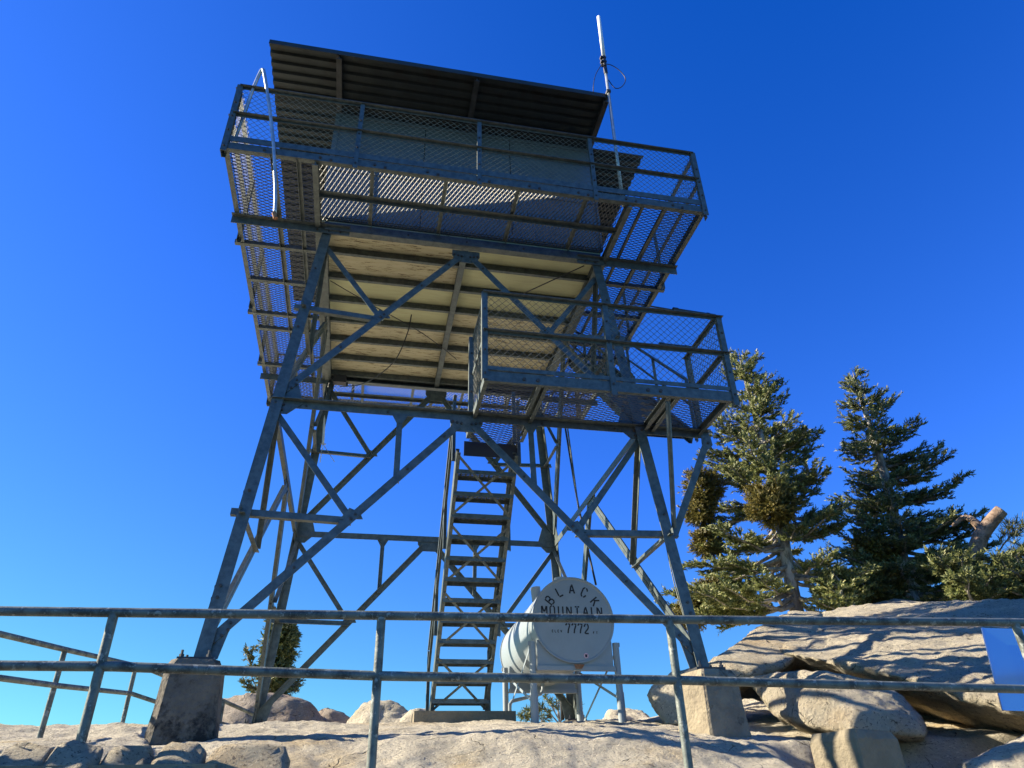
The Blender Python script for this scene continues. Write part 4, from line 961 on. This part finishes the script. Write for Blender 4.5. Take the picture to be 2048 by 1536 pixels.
fir('fir_tree', b2, H2, [(0, 1.5, 1.5), (.12, 1.6, 1.6), (.25, 1.2, 1.45), (.38, .75, 1.45), (.5, .65, 1.25), (.60, .85, .95), (.66, .5, .85), (.72, .5, .75), (.82, .42, .6), (.9, .30, .42), (.97, .2, .2), (1, .05, .05)],
    'dark dense fir with a pointed top standing on the slab right of the bigger fir', 'fir2', 23,
    [mc(1752, 1178, D2-1.0, .45, .34), mc(1745, 1100, D2-.6, .42, .3)], nb=125, bare=.25, lean=V((rt.x, rt.y, 0))*.32)
# low dark evergreens at far right
fir('fir_tree', at(1950, 1215, 16.6), .9, [(0, 1.2, 1.3), (.5, 1.0, 1.1), (.8, .6, .7), (1, .2, .2)], 'low bushy dark fir at the foot of the broken trunk, far right', 'fir2', 31, nb=36, bare=.1, trunk_r=.06)
fir('fir_tree', at(2075, 1215, 16.8), 1.0, [(0, 1.2, 1.2), (.5, 1.0, 1.0), (.8, .6, .6), (1, .2, .2)], 'low dark fir cut off by the right edge of the picture', 'fir2', 37, nb=34, bare=.1, trunk_r=.06)
fir('fir_tree', at(1690, 1225, 15.6), .8, [(0, .55, .5), (.5, .4, .4), (1, .1, .1)], 'little fir seedling on the rock between the two big firs', 'fir', 41, nb=26, bare=.05, trunk_r=.03)
# pine with tufts
def pine(name, base, limbs, label, m, seed, tuft=.16, trunk=None, bark='bark', group='trees on the summit', nl=16):
    r = random.Random(seed); t = thing(name, label, 'tree', base, group); N = Needles(); mb = MB()
    if trunk: mb.tube(spl(trunk[0], 5), [trunk[1][0]+(trunk[1][1]-trunk[1][0])*i/(5*(len(trunk[0])-1)) for i in range(5*(len(trunk[0])-1)+1)], 9)
    for pl in limbs:
        pts = spl(pl, 4); mb.tube(pts, .02, 5, .006)
        for k, p in enumerate(pts):
            f = k/(len(pts)-1)
            if f < .35: continue
            for q in range(3):
                d = (pts[-1]-pts[0]).normalized()+rv(r, .9)+V((0, 0, .4)); d.normalize()
                e_ = p+d*tuft*r.uniform(.5, 1.3); mb.tube([p, e_], .006, 4)
                for z in range(nl): N.twig(e_, (d+rv(r, .9)).normalized(), .03, 1, tuft*r.uniform(.7, 1.1), .0085, r, 0)
    mb.build('trunk', bark, t, True); N.build('crown', m, t); return t
DP = 17.2
pine('pine_tree', at(1965, 1215, DP), [[at(1995, 1110, DP), at(2010, 1085, DP), at(2035, 1062, DP)], [at(1990, 1130, DP), at(2020, 1120, DP-.2), at(2048, 1110, DP-.2)], [at(1985, 1150, DP), at(2000, 1135, DP-.3), at(2030, 1140, DP-.4)], [at(1975, 1175, DP), at(2000, 1165, DP-.4), at(2040, 1160, DP-.4)], [at(1960, 1190, DP), at(1985, 1175, DP-.4), at(2010, 1180, DP-.5)]],
    'gnarled pine with a thick broken-off trunk and pale tufts at far right', 'pine', 3, .22,
    ([at(1965, 1225, DP), at(1948, 1160, DP), at(1950, 1110, DP), at(1962, 1072, DP), at(1985, 1040, DP), at(2003, 1020, DP)], (.17, .13)), 'barkr')
pr_ = bpy.data.objects['pine_tree']
mb = MB(); mb.tube(spl([at(1968, 1065, DP), at(1945, 1040, DP), at(1925, 1036, DP), at(1905, 1052, DP)], 5), .10, 8, .03); mb.build('broken_limb', 'barkr', pr_, True)
# shrub conifer at the left behind the rear leg
DS = 15.0; bS = at(540, 1400, DS)
fir('small_conifer', bS, at(550, 1240, DS).z-bS.z, [(0, .55, .55), (.15, .42, .5), (.3, .2, .3), (.5, .12, .3), (.75, .1, .25), (1, .05, .1)], 'small dark bushy conifer behind the left rear leg', 'fir2', 51,
    [], nb=48, bare=.05, trunk_r=.05)
o = bpy.data.objects['small_conifer']
r = random.Random(9); Q = Needles()
for c, rx, rz in ((at(560, 1288, DS-.1), .29, .40), (at(552, 1350, DS-.1), .26, .25), (at(572, 1272, DS-.1), .15, .18)):
    for i in range(900):
        d = rv(r, 1).normalized(); p = V((d.x*rx, d.y*rx, d.z*rz))*(.4+.6*r.random()**.4)*(1+.3*noise.noise(V(d)*2.5+c)); Q.twig(c+p, d+rv(r, .4), .10, 7, .05, .010, r, .3)
Q.build('dense_clump', 'fir2', o)
N = Needles(); mb = MB()
for pl in ([(520, 1385), (502, 1350), (505, 1318), (492, 1300)], [(518, 1390), (500, 1372), (484, 1362)], [(503, 1330), (495, 1312), (510, 1295)], [(560, 1380), (585, 1372), (600, 1362)]):
    pts = spl([at(a, b, DS-.2) for a, b in pl], 4); mb.tube(pts, .014, 5, .004)
    for p in pts[3:]:
        for k in range(5): N.twig(p, rv(r, 1)+V((0, 0, .3)), .09, 6, .05, .011, r)
mb.build('bare_twig', 'bark', o, True); N.build('sparse_foliage', 'pine', o)
# two small pines seen under the tank
for (px, py, wd, lab, sd_) in ((1118, 1442, 1.0, 'small round pine seen under the tank between its stand legs', 61), (1072, 1446, .6, 'tiny pine top beside the left front leg of the tank stand', 62)):
    D = 19.; b = at(px, py+14, D)
    s = wd
    limbs = [[b+V((0, 0, .1)), b+V((-.25*s, 0, .35*s)), b+V((-.5*s, 0, .45*s))], [b+V((0, 0, .1)), b+V((.25*s, .1, .3*s)), b+V((.5*s, 0, .42*s))], [b+V((0, 0, .2)), b+V((0, 0, .4*s)), b+V((.05, 0, .62*s))], [b+V((0, 0, .2)), b+V((-.15*s, -.1, .4*s)), b+V((-.25*s, 0, .6*s))]]
    pine('small_pine', b, limbs, lab, 'fir2', sd_, .11, ([b-V((0, 0, .6)), b+V((.02, 0, .2)), b+V((0, 0, .4*s))], (.035, .02)), nl=12)
